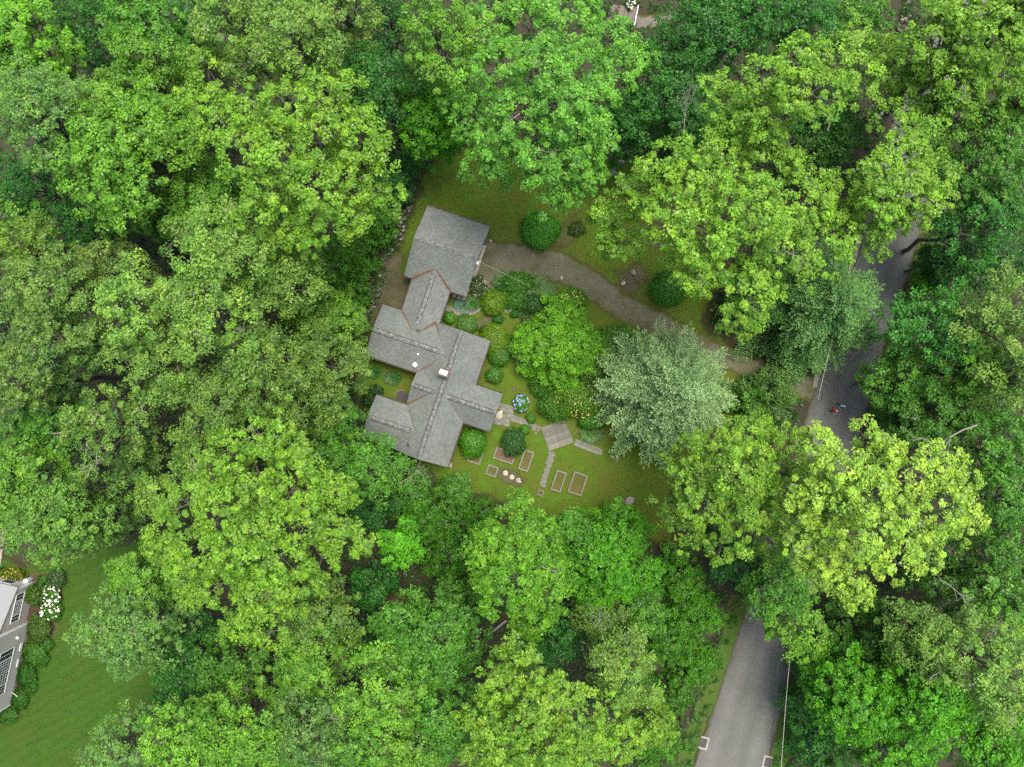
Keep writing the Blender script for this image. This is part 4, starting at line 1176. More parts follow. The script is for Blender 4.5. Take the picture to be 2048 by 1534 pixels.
bar = W(62, 1158); br_ = empty("rain_barrel", bar, 0, "pale blue-white barrel at the corner of the neighbouring house", "barrel")
BLUEW = plain("pale_plastic", [(.3, (.50, .56, .62)), (.7, (.62, .68, .74))], 3, .5)
m_ = MB(); m_.cyl((0, 0, 0), .27, .3, 20, .30); m_.cyl((0, 0, .303), .30, .3, 20); m_.cyl((0, 0, .606), .30, .3, 20, .27); m_.build("body", BLUEW, br_)
m_ = MB(); m_.cyl((0, 0, .908), .28, .05, 20); m_.build("lid", WHITE, br_)
for z in (.29, .59):
    m_ = MB(); m_.cyl((0, 0, z), .315, .025, 20); m_.build("hoop", IRON, br_)
# stone terrace at the left edge
ter = empty("terrace", W(0, 1095), math.radians(-8), kind="structure")
slab = MB(); slab.box(-.43, .43, -.43, .43, 0, .05); slab.bevel(.02); sm = slab.mesh("paving_stone", plain("tan_flagstone", [(.3, (.22, .185, .145)), (.7, (.36, .31, .25))], 1.6, .85))
for i in range(-4, 1):
    for j in range(-3, 3):
        o = obj("paving_stone", sm, ter, (i * .9 - .05, j * .9, rnd.random() * .012), rnd.gauss(0, .01)); o.scale = (rnd.uniform(.94, 1.02), rnd.uniform(.94, 1.02), 1)

# ------------------------------------------------------------------ garden: beds, deck, paths, stones
SOIL = gravel_mat("bed_grass", [(.3, (.062, .075, .016)), (.7, (.105, .095, .03))], .3)
MULCH = gravel_mat("bed_mulch", [(.3, (.085, .06, .035)), (.7, (.14, .10, .06))], .3)
def raised_bed(c, w, l, rz, label, soil=None, b=.17, hgt=.26):
    root = empty("raised_bed", W(*c), rz, label, "raised bed", "timber garden beds")
    for (x0, x1, y0, y1) in ((-w/2, w/2, -l/2, -l/2 + b), (-w/2, w/2, l/2 - b, l/2), (-w/2, -w/2 + b, -l/2 + b + .003, l/2 - b - .003), (w/2 - b, w/2, -l/2 + b + .003, l/2 - b - .003)):
        m_ = MB(); m_.box(x0, x1, y0, y1, 0, hgt + rnd.uniform(-.015, .015)); m_.bevel(.012); m_.build("board", TIMBER, root)
    m_ = MB(); m_.poly([(-w/2 + b, -l/2 + b, .1), (w/2 - b, -l/2 + b, .1), (w/2 - b, l/2 - b, .1), (-w/2 + b, l/2 - b, .1)])
    me = m_.mesh("soil", soil or SOIL); at = me.attributes.new("edge", 'FLOAT', 'POINT'); at.data.foreach_set("value", np.ones(4, dtype=np.float32))
    obj("soil", me, root)
    return root
R0 = math.radians(-18.7)
raised_bed((953, 906), 1.55, 2.35, R0, "timber bed half hidden by the bright clipped bush next to the house")
raised_bed((1009, 911), 2.35, 1.35, R0, "timber bed of brown mulch under the dark bush", MULCH)
raised_bed((1052, 921), 1.18, 2.35, R0, "narrow timber bed right of the dark bush")
raised_bed((984, 941), 1.25, 1.22, R0, "small square timber bed beside the round discs")
raised_bed((1117, 962), 1.20, 2.35, R0, "narrow timber bed beside the lower stone path, left one of two")
raised_bed((1155, 967), 1.65, 2.45, R0, "widest timber bed out on the open lawn")
raised_bed((1080.5, 985.5), .68, .68, R0, "tiny square timber frame at the end of the lower stone path", b=.11, hgt=.2)
raised_bed((1232, 916), .66, .62, R0, "tiny square timber frame alone near the silver-green spruce", b=.09, hgt=.16)

dc = [W(1079.7, 856), W(1127.8, 838.8), W(1148.6, 881.9), W(1100.5, 903.4)]
dctr = (dc[0] + dc[1] + dc[2] + dc[3]) / 4; dx = (dc[1] - dc[0]); da = math.atan2(dx.y, dx.x)
deck = empty("garden_deck", dctr, da, "square weathered grey plank deck in the middle of the lawn paths", "deck")
DW = ((dc[1] - dc[0]).length + (dc[2] - dc[3]).length) / 2; DL = ((dc[3] - dc[0]).length + (dc[2] - dc[1]).length) / 2
def plank_mat():
    m, nt, b = newmat("grey_plank")
    v = coords(nt, "Object", (.8, 7, 7)); n1 = noise(nt, v, 2.2, 5, .7); oi = N(nt, "ShaderNodeObjectInfo")
    n2 = noise(nt, coords(nt, "Object"), .9, 3, .6)
    c = ramp(nt, n1, [(.3, (.095, .096, .078)), (.55, (.185, .186, .155)), (.8, (.29, .29, .24))])
    k = ramp(nt, oi.outputs['Random'], [(0, (.72, .72, .72)), (1, (1.2, 1.18, 1.12))])
    c = mixc(nt, 1, c, k, 'MULTIPLY'); c = mixc(nt, ramp(nt, n2, [(.5, (0, 0, 0)), (.68, (.6, .6, .6))]), c, (.085, .078, .07))
    nt.links.new(c, b.inputs['Base Color']); b.inputs['Roughness'].default_value = .9
    return m
PLANK = plank_mat(); npk = 17
pl = MB(); pl.box(-DW/2, DW/2, -DL/npk/2 + .008, DL/npk/2 - .008, 0, .10); pl.bevel(.008); plm = pl.mesh("plank", PLANK)
for i in range(npk):
    o = obj("plank", plm, deck, (rnd.gauss(0, .012), -DL/2 + DL * (i + .5) / npk, rnd.random() * .012), 0)

def slab_mesh(w, l, h=.05, seed=0, rough=.06):
    q = random.Random(seed); m_ = MB()
    pts = []
    for (x, y) in ((-.5, -.5), (0, -.52), (.5, -.5), (.52, 0), (.5, .5), (0, .52), (-.5, .5), (-.52, 0)):
        pts.append((x * w * (1 + q.gauss(0, rough)), y * l * (1 + q.gauss(0, rough))))
    m_.prism(pts, 0, h); m_.bevel(.012)
    return m_.mesh("paving_stone", SLATE)
SL = [slab_mesh(.9, .78, .05, 1, .02), slab_mesh(.42, .62, .05, 2, .05), slab_mesh(.38, .42, .05, 3, .1), slab_mesh(.55, .45, .045, 4, .09)]
zr = lambda x, y: W(980 + x / 6.971, 780 + y / 6.971)
pa = empty("stone_path", zr(250, 350), R0, kind="structure")
def lay(root, me, p, rz, sx=1, sy=1):
    r = root.rotation_euler.z; d = p - Vector(root.location); c, s = math.cos(-r), math.sin(-r)
    o = obj("paving_stone", me, root, (d.x * c - d.y * s, d.x * s + d.y * c, .003 + rnd.random() * .02), rz); o.scale = (sx, sy, 1)
for (x, y, sx, sy) in ((176, 238, 1.05, .98), (278, 262, 1.02, .98), (262, 330, 1.05, .9), (228, 402, 1.0, .95), (112, 440, 1.0, .9), (215, 465, 1.05, .72)): lay(pa, SL[0], zr(x, y), 0, sx, sy)
for i, (x, y) in enumerate(((318, 388), (352, 402), (388, 415), (424, 428), (460, 442), (497, 456), (530, 470))): lay(pa, SL[1], zr(x, y), rnd.gauss(0, .05), rnd.uniform(.75, 1.05), rnd.uniform(.9, 1.25))
for (x, y) in ((585, 488), (620, 500), (655, 508), (690, 525), (610, 540), (640, 600), (665, 560)): lay(pa, SL[2], zr(x, y), rnd.uniform(-.5, .5), rnd.uniform(.7, 1.2), rnd.uniform(.5, .9))
pb = empty("stone_path", zr(1190, 730), R0, kind="structure")
for i in range(9):
    t = i / 8; lay(pb, SL[1], zr(1205 + 335 * t, 735 + 130 * t), rnd.gauss(0, .06), rnd.uniform(.8, 1.15), rnd.uniform(.95, 1.3))
pc = empty("stone_path", zr(860, 880), R0, kind="structure")
for i in range(15):
    t = i / 14; lay(pc, SL[3], zr(862 - 130 * t + rnd.gauss(0, 5), 890 + 430 * t), rnd.gauss(0, .12), rnd.uniform(.75, 1.3), rnd.uniform(.7, 1.0))
    if i % 3 == 1: lay(pc, SL[2], zr(835 - 130 * t, 890 + 430 * t), rnd.gauss(0, .3), .7, .7)
lay(pc, SL[0], W(1040, 728), .3, .95, 1.6)
# curved path round the pond
z5 = lambda x, y: W(860 + x / 9.309, 560 + y / 9.309)
arc = spline([z5(310, 520), z5(480, 590), z5(620, 622), z5(770, 602), z5(880, 545), z5(955, 460), z5(985, 360), z5(1010, 280), z5(1080, 190), z5(1165, 95)], 4)
pd = empty("stone_path", z5(620, 620), 0, kind="structure")
for i, p in enumerate(arc[:-1]):
    d = arc[i + 1] - p
    if i > 24 and i % 2: continue
    lay(pd, SL[1], p, math.atan2(d.y, d.x), .72 if i < 24 else .8, .95)
# lily pond
pts = [(math.cos(t) * .95, math.sin(t) * .72) for t in np.linspace(0, 2 * math.pi, 28, endpoint=False)]
m_ = MB(); m_.poly([(x, y, 0) for x, y in pts])
pmat, nt, b = newmat("pond_water"); b.inputs['Base Color'].default_value = (.010, .085, .045, 1); b.inputs['Roughness'].default_value = .25; b.inputs['Specular IOR Level'].default_value = .12
pond = m_.build("pond", pmat, None, loc=z5(600, 465) + Vector((0, 0, .03)), rz=-.25); tag(pond, kind="structure")
m_ = MB()
for i in range(28):
    a, b_ = pts[i], pts[(i + 1) % 28]
    m_.bm.faces.new([m_.bm.verts.new(v) for v in ((a[0], a[1], .02), (b_[0], b_[1], .02), (b_[0] * 1.1, b_[1] * 1.12, .06), (a[0] * 1.1, a[1] * 1.12, .06))])
m_.build("pond_rim", IRON, pond)

def rock_mesh(name, sx, sy, sz, seed, mat=STONE, sub=2, rough=.16):
    bm = bmesh.new(); bmesh.ops.create_icosphere(bm, subdivisions=sub, radius=1)
    for v in bm.verts:
        n = mnoise.noise(v.co * 1.3 + Vector((seed * 3.1, 0, seed))) + .5 * mnoise.noise(v.co * 3 + Vector((seed, seed * 2, 0)))
        v.co = v.co * (1 + n * rough * 1.6)
        v.co = Vector((v.co.x * sx, v.co.y * sy, max(v.co.z, -.35) * sz + .3 * sz))
    me = bpy.data.meshes.new(name); bm.to_mesh(me); bm.free(); me.materials.append(mat)
    TRIS[0] += len(me.polygons)
    return me
def boulder(px, py, sx, sy, sz, label, seed, mat=STONE, rz=0.3):
    o = obj("boulder", rock_mesh("boulder", sx, sy, sz, seed, mat, 3), None, W(px, py), rz)
    return tag(o, label, "boulder", "boulders in the garden")
boulder(1258, 1002, .62, .46, .5, "large grey boulder at the lower right of the lawn", 1, rz=.5)
boulder(999.5, 829, .38, .52, .2, "pale flat boulder on the flagstones at the end of the house", 2, PALE_STONE, -.3)
boulder(1246, 567, .30, .26, .3, "white-topped rock beside the driveway, nearer the gravel", 3, PALE_STONE)
boulder(1266, 545, .26, .34, .3, "grey rock in the bare patch above the driveway", 4)
boulder(1227, 346, .34, .42, .4, "grey rock at the upper lawn edge beneath the trees", 5)
boulder(1240, 350, .30, .28, .3, "smaller brown rock right beside the upper lawn rock", 6)
boulder(1242, 325, .40, .30, .35, "dark rock behind the upper lawn rocks", 7)
boulder(1066, 768, .28, .26, .3, "small pale rock at the foot of the bright maple", 8, PALE_STONE)
boulder(899, 930, .30, .30, .3, "rock at the lower right corner of the house", 9, PALE_STONE)
boulder(908, 591, .30, .22, .25, "left rock of three in the corner between breezeway and garage", 10, PALE_STONE)
boulder(917, 595, .24, .2, .22, "middle rock of three in the corner between breezeway and garage", 11, PALE_STONE)
boulder(927, 598, .3, .18, .2, "right rock of three in the corner between breezeway and garage", 12)
boulder(922, 610, .14, .14, .3, "little rock standing in the pond", 13)
boulder(1123, 556, .14, .2, .12, "tiny white stone lying on the driveway", 14, PALE_STONE)
boulder(1056, 694, .2, .22, .2, "small rock at the left foot of the bright maple", 15, PALE_STONE)
boulder(981, 482, .16, .16, .2, "little pale rock at the right corner of the garage", 16, PALE_STONE)
boulder(968, 566, .26, .24, .3, "pale rock beside the white-flowered bush by the garage", 17, PALE_STONE)

# round discs in the lawn
for (px, py, r, lab, ring) in ((1011, 946, .285, "pale round concrete disc by the small square bed", False), (1024, 954, .275, "pale round concrete disc, middle of the three", False), (1036.5, 960, .25, "round concrete ring with grey centre, right one of the three discs", True)):
    root = empty("stepping_disc", W(px, py), 0, lab, "concrete disc", "round discs in the lawn")
    m_ = MB(); m_.cyl((0, 0, 0), r, .09, 28); m_.build("disc", PALE_STONE, root)
    if ring:
        m_ = MB(); m_.cyl((0, 0, .092), r * .68, .015, 24); m_.build("centre", STONE, root)
        m_ = MB(); m_.cyl((r * .9, -r * .75, 0), .07, .12, 10); m_.build("marker", WHITE, root)
    else:
        m_ = MB(); m_.cyl((0, 0, .092), r * .82, .012, 24); m_.build("cover", PALE_STONE, root)
dr_ = empty("yard_drain", W(1027, 778), 0, "small dark drain in a bare spot above the blue hydrangea", "drain")
m_ = MB(); m_.cyl((0, 0, 0), .16, .05, 14); m_.build("ring", IRON, dr_)
m_ = MB(); m_.box(-.1, .1, -.02, .02, .052, .065); m_.build("grate", STONE, dr_)

# dry stone walls
WALLST = plain("mossy_stone", [(.25, (.05, .05, .03)), (.55, (.13, .12, .095)), (.8, (.22, .205, .175))], 3.0, .95, bmp=.5)
RK = [rock_mesh("stone", .30, .22, .2, 40 + i, [WALLST, STONE, WALLST][i % 3], 1, .2) for i in range(6)]
def stone_wall(pts, n, label, spread=.35, sc=1.0):
    P = spline([W(x, y) for x, y in pts], 10)
    root = empty("stone_wall", P[0], 0, label, "stone wall", "dry stone walls")
    for i in range(n):
        p = P[min(len(P) - 1, int(i / n * len(P)))]
        o = obj("stone", RK[rnd.randrange(6)], root, Vector((p.x + rnd.gauss(0, spread), p.y + rnd.gauss(0, spread * .8), rnd.choice((0, 0, .12, .25)))) - P[0], rnd.uniform(0, 6.28))
        k = rnd.uniform(.6, 1.25) * sc * .88; o.scale = (k, k, k * rnd.uniform(.8, 1.3))
stone_wall([(862,296),(845,320),(830,352),(822,385),(812,425),(800,462),(784,500),(766,535),(752,575),(742,612),(732,650),(720,690),(705,718),(692,738)], 150, "long stone wall curving along the left side of the garage lawn and bare yard", .28)
stone_wall([(905,995),(940,1010),(965,1018),(1000,1024),(1040,1035)], 42, "short stone wall along the lower edge of the lawn", .22)
stone_wall([(1740,225),(1760,180),(1780,130),(1795,80),(1815,20)], 60, "pale stone wall beside the top end of the road", .5, .85)
lg = W(977, 1265); l2 = W(1008, 1240)
m_ = MB(); m_.tube([lg + Vector((0, 0, .5)), (lg + l2) / 2 + Vector((0, 0, .75)), l2 + Vector((.3, .3, 1.0))], .17, .12, 8)
tag(m_.build("fallen_log", BAREWOOD, smooth=True), "pale fallen log lying in the hollow below the egg-shaped tree", "log")

# ------------------------------------------------------------------ shrubs
def shrub(px, py, rx, ry, h, col, label, kind='clipped', leaf=.15, flower=None, nfl=0, rz=0.0, name=None, cat="shrub", group="garden shrubs", dens=1.0, fsize=.16):
    z0 = h * .5
    c = W(px, py, z0); a, b_ = M(rx, z0), M(ry, z0)
    root = empty(name or "shrub", (c.x, c.y, 0), rz, label, cat, group)
    q = rng
    if kind == 'strap':
        n = int(230 * a * b_ * dens) + 60
        paths = []
        Vs, Qs, Ts = [], [], []
        base = q.normal(size=(n, 2)) * np.array([a, b_]) * .34
        for i in range(n):
            d2 = base[i] / (np.linalg.norm(base[i]) + .05) + q.normal(size=2) * .5; d2 /= np.linalg.norm(d2)
            L = h * q.uniform(.8, 1.5); s = np.array([-d2[1], d2[0], 0]) * q.uniform(.045, .07)
            t = np.array([0, .4, .75, 1.0]); out = (t ** 1.5 * .62 * L)[:, None] * d2[None]; zz_ = L * (.85 * t - .45 * t ** 2.4)
            P = np.concatenate([base[i][None] + out, zz_[:, None]], 1)
            wv = np.array([.8, 1, .7, .1])[:, None]
            k = len(Vs) * 8
            Vs.append(np.concatenate([P - s * wv, P + s * wv])); Ts.append(np.full(8, np.clip(q.normal(.5, .2), 0, 1)))
            Qs += [(k + j, k + j + 1, k + 5 + j, k + 4 + j) for j in range(3)]
        o = obj("foliage", np_mesh("foliage", np.concatenate(Vs), Qs, LEAF, {"tint": np.concatenate(Ts)}), root)
    else:
        loose = kind == 'loose'
        n = int((2100 if not loose else 1350) * a * b_ * dens * (.15 / leaf) ** 1.6) + 120
        zz_ = q.uniform(-.25, 1, n); ph = q.uniform(0, 2 * math.pi, n); rr = np.sqrt(1 - zz_ ** 2)
        d = np.stack([rr * np.cos(ph), rr * np.sin(ph), zz_], 1)
        lump = np.array([mnoise.noise(Vector(v) * (2.6 if loose else 1.6) + Vector((px, py, 0))) for v in d])
        low_ = np.array([mnoise.noise(Vector(v) * .8 + Vector((py, px, 5))) for v in d])
        rad = (1 + low_ * .22 + lump * (.36 if loose else .24)) * (1 - (.32 if loose else .20) * q.random(n) ** 1.6) * np.where(q.random(n) < .05, q.uniform(1, 1.22, n), 1)
        C = d * rad[:, None] * np.array([a, b_, h * .55]) + np.array([0, 0, h * .45])
        Nn = d * np.array([1, 1, 1.0]) + np.array([0, 0, .55]) + q.normal(size=(n, 3)) * (.55 if loose else .42)
        T_ = np.clip(q.normal(.45, .24, n), 0, 1)
        V, Q, T_ = leaf_cards(C, Nn, leaf * q.uniform(.7, 1.3, n), T_)
        o = obj("foliage", np_mesh("foliage", V, Q, LEAF, {"tint": T_}), root)
        st = [(bend((0, 0, 0), (math.cos(t) * a * .55, math.sin(t) * b_ * .55, h * .6), 0, 4), .035, .012) for t in np.linspace(0, 6.28, 7)[:-1]]
        V, Q = np_tubes(st, 5); obj("stem", np_mesh("stem", V, Q, BARK), root)
    o.color = (*col, 1)
    if flower:
        zz_ = q.uniform(.05, 1, nfl); ph = q.uniform(0, 2 * math.pi, nfl); rr = np.sqrt(1 - zz_ ** 2)
        P = np.stack([rr * np.cos(ph) * a, rr * np.sin(ph) * b_, zz_ * h * .55 + h * .47], 1) * np.array([.98, .98, 1])
        bm = bmesh.new()
        for p in P:
            r = bmesh.ops.create_icosphere(bm, subdivisions=1, radius=fsize * rnd.uniform(.7, 1.2))
            for v in r['verts']: v.co = Vector((v.co.x, v.co.y, v.co.z * .6)) * rnd.uniform(.8, 1.2) + Vector(p)
        me = bpy.data.meshes.new("blooms"); bm.to_mesh(me); bm.free(); me.materials.append(petal(*flower)); TRIS[0] += len(me.polygons)
        tag(obj("blooms", me, root), kind="stuff")
    return root
BX = (.062, .200, .012); YB = (.115, .215, .014); DK = (.036, .115, .030); MD = (.060, .175, .022); GR = (.080, .19, .045)
shrub(945, 886, 27, 29, 1.9, BX, "bright clipped round bush beside the lower right house wall", leaf=.17)
shrub(1027, 884, 26, 28, 1.9, DK, "dark round bush over the brown mulch bed", 'loose', .17)
shrub(1050, 859, 10, 10, .6, BX, "small bright bush touching the dark round one", leaf=.12)
shrub(1062, 836, 10, 10, .6, MD, "small green bush on the path edge below the hydrangea", leaf=.12)
shrub(1042, 806, 16, 17, 1.1, BX, "hydrangea covered in blue flower heads", 'clipped', .15, ("blue", (.24, .32, .62)), 40, name="hydrangea", fsize=.11)
shrub(988, 751, 17, 17, 1.1, MD, "round green bush by the right wall, lowest of the row", leaf=.15)
shrub(990, 678, 28, 30, 1.7, YB, "large yellow-flecked bush at the corner of the right wing", leaf=.16)
shrub(1000, 710, 22, 22, 1.3, MD, "green bush joined below the large yellow-flecked one", leaf=.15)
shrub(933, 648, 21, 19, 1.3, GR, "soft green clipped bush above the main roof's gable", leaf=.13)
shrub(899, 636, 11, 12, .9, BX, "small bright bush in the corner below the breezeway", leaf=.13)
shrub(987, 604, 24, 25, 1.5, YB, "yellow-green round bush right of the curved path", leaf=.16)
shrub(996, 638, 11, 9, .7, (.025, .13, .018), "smooth clipped cushion bush alone on the brown grass", leaf=.09, dens=1.6)
shrub(1029, 628, 9, 8, .6, (.025, .12, .018), "small clipped bush at the edge of the stony bed", leaf=.1)
shrub(999, 576, 9, 9, .7, (.018, .09, .018), "small dark clipped bush at the driveway end of the curved path", leaf=.1)
shrub(1035, 565, 33, 24, 1.1, (.060, .185, .022), "lily-like leafy clump at the driveway edge", 'loose', .20)
shrub(1030, 597, 30, 22, 1.0, (.050, .165, .020), "leafy clump right of the yellow-green round bush", 'loose', .20)
shrub(1072, 575, 36, 18, .9, (.07, .16, .04), "grassy clump with pale leaves along the driveway", 'strap', name="strap_plant", cat="plant", dens=2.2)
shrub(1065, 607, 28, 20, 1.2, DK, "dark leafy clump left of the cream-flowered bush", 'loose', .14)
shrub(1140, 600, 33, 22, 1.6, (.08,.21,.014), "bush dotted with cream and peach flowers beside the driveway", 'clipped', .16, ("cream", (.62, .45, .25)), 60, fsize=.07)
shrub(955, 572, 17, 22, .9, (.07, .11, .045), "speckled bush with whitish flowers against the garage wall", 'loose', .13, ("white", (.55, .5, .42)), 40, fsize=.05)
shrub(945, 607, 13, 9, .6, (.035, .12, .014), "low grass clump hanging over the pond", 'strap', name="strap_plant", cat="plant", dens=3)
shrub(1015, 617, 9, 7, .5, (.10, .15, .08), "pale grey-green clump between two clipped bushes", 'strap', name="strap_plant", cat="plant", dens=3)
shrub(1052, 650, 9, 30, .6, (.08, .13, .07), "pale leafy edging under the bright maple", 'loose', .12)
shrub(1080, 460, 39, 37, 1.8, (.056, .235, .018), "big round spreading bush on the upper lawn", 'clipped', .19, name="juniper", dens=1.2)
shrub(1336, 576, 36, 35, 2.4, (.044, .18, .02), "dark green bush above the driveway, under the largest tree", 'clipped', .16)
shrub(1155, 458, 18, 16, .5, (.05, .11, .016), "low sprawling bush in the grass right of the big round one", 'loose', .14, dens=.7)
shrub(1185, 838, 29, 22, 1.7, (.055, .18, .012), "round green bush right of the plank deck", 'clipped', .14)
shrub(1182, 868, 23, 15, .7, (.06, .15, .035), "strap-leaved clump under the round bush beside the deck", 'strap', name="strap_plant", cat="plant", dens=2.5)
shrub(1232, 690, 46, 42, 2.8, MD, "leafy bush between the bright maple and the spruce", 'loose', .2)
shrub(1195, 738, 50, 48, 3.2, (.05, .125, .02), "large green bush left of the silver-green spruce", 'loose', .2, ("cream", (.62, .45, .25)), 25, fsize=.06)
shrub(1158, 795, 54, 42, 3.0, (.10, .21, .02), "olive-green bush with small cream flowers below the bright maple", 'loose', .2, ("cream", (.62, .45, .25)), 60, fsize=.07)
shrub(1110, 812, 34, 30, 2.2, MD, "green bush at the upper left of the plank deck", 'loose', .18)
shrub(1192, 795, 36, 34, 2.6, (.065, .13, .022), "flowering bush touching the tips of the spruce", 'loose', .18, ("cream", (.62, .45, .25)), 40, fsize=.07)
shrub(1220, 775, 26, 30, 2.0, DK, "shaded bush beneath the left side of the spruce", 'loose', .18)
shrub(1085, 768, 28, 26, 1.6, MD, "low bush below the bright maple's left foot", 'loose', .17)
shrub(750, 745, 9, 7, .6, DK, "small dark fern under the left wing eave", 'strap', name="fern", cat="fern", dens=3)
shrub(786, 756, 12, 9, .7, DK, "dark fern in the left notch of the house", 'strap', name="fern", cat="fern", dens=3)
shrub(752, 780, 14, 11, .9, (.03, .09, .02), "low bush at the upper corner of the lowest wing", 'loose', .15)
shrub(738, 800, 16, 14, 1.1, (.03, .08, .02), "shaded bush at the left end of the lowest wing", 'loose', .15)
# planting bed of the neighbouring house
shrub(25, 1150, 24, 14, 1.2, (.11, .15, .012), "yellow-flowered bush above the neighbouring house", 'loose', .17, ("yellow", (.55, .42, .02)), 30, fsize=.07)
shrub(-6, 1148, 14, 14, 1.2, MD, "dark bush at the left edge beside the yellow-flowered one", 'loose', .17)
shrub(112, 1158, 18, 22, 1.2, (.06, .12, .05), "greyish bush at the tip of the neighbouring bed", 'loose', .15)
shrub(70, 1190, 20, 24, 1.6, (.055, .13, .014), "tall green bush beside the neighbouring house's big window", 'loose', .17)
shrub(103, 1190, 18, 24, 1.2, MD, "bush loaded with round white flower heads, upper one", 'loose', .16, ("whitehead", (.78, .76, .66)), 60, name="hydrangea", fsize=.11)
shrub(100, 1222, 20, 18, 1.1, MD, "bush loaded with round white flower heads, lower one", 'loose', .16, ("whitehead", (.78, .76, .66)), 40, name="hydrangea", fsize=.11)
shrub(78, 1258, 24, 28, 1.2, (.07, .14, .03), "pale green feathery bush in the neighbouring bed", 'loose', .14)
shrub(68, 1308, 24, 24, .9, MD, "green bush in the lower part of the neighbouring bed", 'loose', .16)
shrub(52, 1352, 20, 26, .8, (.03, .12, .012), "green bush near the lower corner of the neighbouring house", 'loose', .16)
shrub(38, 1400, 18, 22, .7, (.035, .13, .014), "low bush at the lower corner of the neighbouring house", 'loose', .15)
shrub(12, 1432, 24, 16, .8, MD, "bushy clump under the lower corner of the neighbouring house", 'loose', .15)
shrub(1262, 8, 9, 16, 1.2, DK, "white-flowered bush at the head of the steps at the top edge", 'loose', .14, ("whitehead", (.78, .76, .66)), 40, fsize=.09)
auto_tree("ornamental_maple", 1118, 692, 86, 5.2, 'bright', "bright green low garden maple right of the house", n=24, tint=1.1, color=(.092,.25,.014), leafk=1.2, twigs=3, cat="tree")

# more planting that runs together
shrub(1012, 690, 16, 22, 1.1, MD, "narrow green bush between the two bushes at the right wing", 'loose', .15)
shrub(972, 660, 12, 10, .7, (.05, .13, .02), "little bush beside the soft green clipped one", 'loose', .13)
shrub(1046, 628, 14, 10, .5, (.08, .15, .05), "sparse pale plant on the stony bed", 'loose', .12, dens=.6)
shrub(1098, 600, 24, 18, 1.0, (.06, .17, .03), "grassy clump left of the cream-flowered bush", 'strap', name="strap_plant", cat="plant", dens=2.4)
shrub(1010, 560, 18, 12, .8, (.05, .15, .03), "leafy clump at the driveway corner near the garage", 'strap', name="strap_plant", cat="plant", dens=2.4)
for (px_, py_, rx_, ry_, lab_) in ((88, 1160, 14, 10, "low leafy plant behind the rain barrel"), (92, 1290, 16, 14, "low leafy plant at the lawn edge of the neighbouring bed, upper"), (82, 1318, 16, 16, "low leafy plant at the lawn edge of the neighbouring bed, lower"), (62, 1375, 12, 14, "low leafy plant where the neighbouring bed narrows"), (112, 1222, 12, 20, "leafy plant at the lawn edge beside the white flower heads")):
    shrub(px_, py_, rx_, ry_, .6, (.045, .15, .014), lab_, 'loose', .14)

# undergrowth of the wood
def inside(poly, x, y):
    r = False; n = len(poly); j = n - 1
    for i in range(n):
        xi, yi = poly[i]; xj, yj = poly[j]
        if (yi > y) != (yj > y) and x < (xj - xi) * (y - yi) / (yj - yi) + xi: r = not r
        j = i
    return r
def grow(poly, k):
    cx = sum(p[0] for p in poly) / len(poly); cy = sum(p[1] for p in poly) / len(poly)
    return [(cx + (x - cx) * k, cy + (y - cy) * k) for x, y in poly]
NO = [grow(YARD, .97), MOWN, ROAD_L + ROAD_R[::-1], DRIVE_U + DRIVE_L[::-1], [(755,1200),(800,1170),(830,1200),(815,1250),(770,1270)], [(1236,14),(1345,30),(1330,60),(1230,52)]]
NO[2] = [(x - 12, y) for x, y in ROAD_L] + [(x + 10, y) for x, y in ROAD_R[::-1]]
C, T_, S_ = [], [], []
for _ in range(36000):
    px, py = rnd.uniform(-160, 2210), rnd.uniform(-140, 1680)
    if any(inside(p, px, py) for p in NO): continue
    k = mnoise.noise(Vector((px * .012, py * .012, 3.0)))
    if k < -.5: continue
    hh = max(.15, .5 + k * 1.1) * rnd.uniform(.4, 1.2)
    p = W(px, py)
    tb = rnd.gauss(.45, .15)
    for _k in range(5):
        C.append((p.x + rnd.gauss(0, .22), p.y + rnd.gauss(0, .22), max(.05, hh + rnd.gauss(0, .12)))); T_.append(min(1, max(0, tb + rnd.gauss(0, .18)))); S_.append(rnd.uniform(.22, .42))
C = np.array(C)
V, Q, T_ = leaf_cards(C, np.array([0, 0, 1.]) + rng.normal(size=C.shape) * .42, np.array(S_), np.array(T_))
o = obj("undergrowth", np_mesh("undergrowth", V, Q, LEAF, {"tint": T_})); o.color = (.026, .105, .012, 1)
tag(o, "leafy green undergrowth covering the floor of the wood", "undergrowth", kind="stuff")
print("all foliage tris", TRIS[0])

# weeds and clover in the lawns, leaves fallen on lawn, drive and road
def scatter(name, label, col, n, boxpx, test, size, zz, per=1, spread=.1, mat=None):
    C, T_, S_ = [], [], []
    for _ in range(n):
        px, py = rnd.uniform(boxpx[0], boxpx[2]), rnd.uniform(boxpx[1], boxpx[3])
        if not test(px, py): continue
        p = W(px, py); tb = rnd.gauss(.4, .2)
        for _k in range(per):
            C.append((p.x + rnd.gauss(0, spread), p.y + rnd.gauss(0, spread), zz + rnd.random() * .05)); T_.append(min(1, max(0, tb + rnd.gauss(0, .15)))); S_.append(size * rnd.uniform(.6, 1.4))
    V, Q, T_ = leaf_cards(np.array(C), np.array([0, 0, 1.]) + rng.normal(size=(len(C), 3)) * .35, np.array(S_), np.array(T_), tri=True)
    o = obj(name, np_mesh(name, V, Q, mat or LEAF, {"tint": T_})); o.color = (*col, 1)
    tag(o, label, name.replace("_", " "), kind="stuff")
inlawn = lambda x, y: inside(grow(YARD, .97), x, y) and not inside(DRIVE_U + DRIVE_L[::-1], x, y) and mnoise.noise(Vector((x * .02, y * .02, 7))) > -.25
scatter("lawn_weeds", "clover and weeds in the lawn round the house", (.058, .15, .012), 9000, (690, 280, 1600, 1140), inlawn, .10, .02, 4, .16)
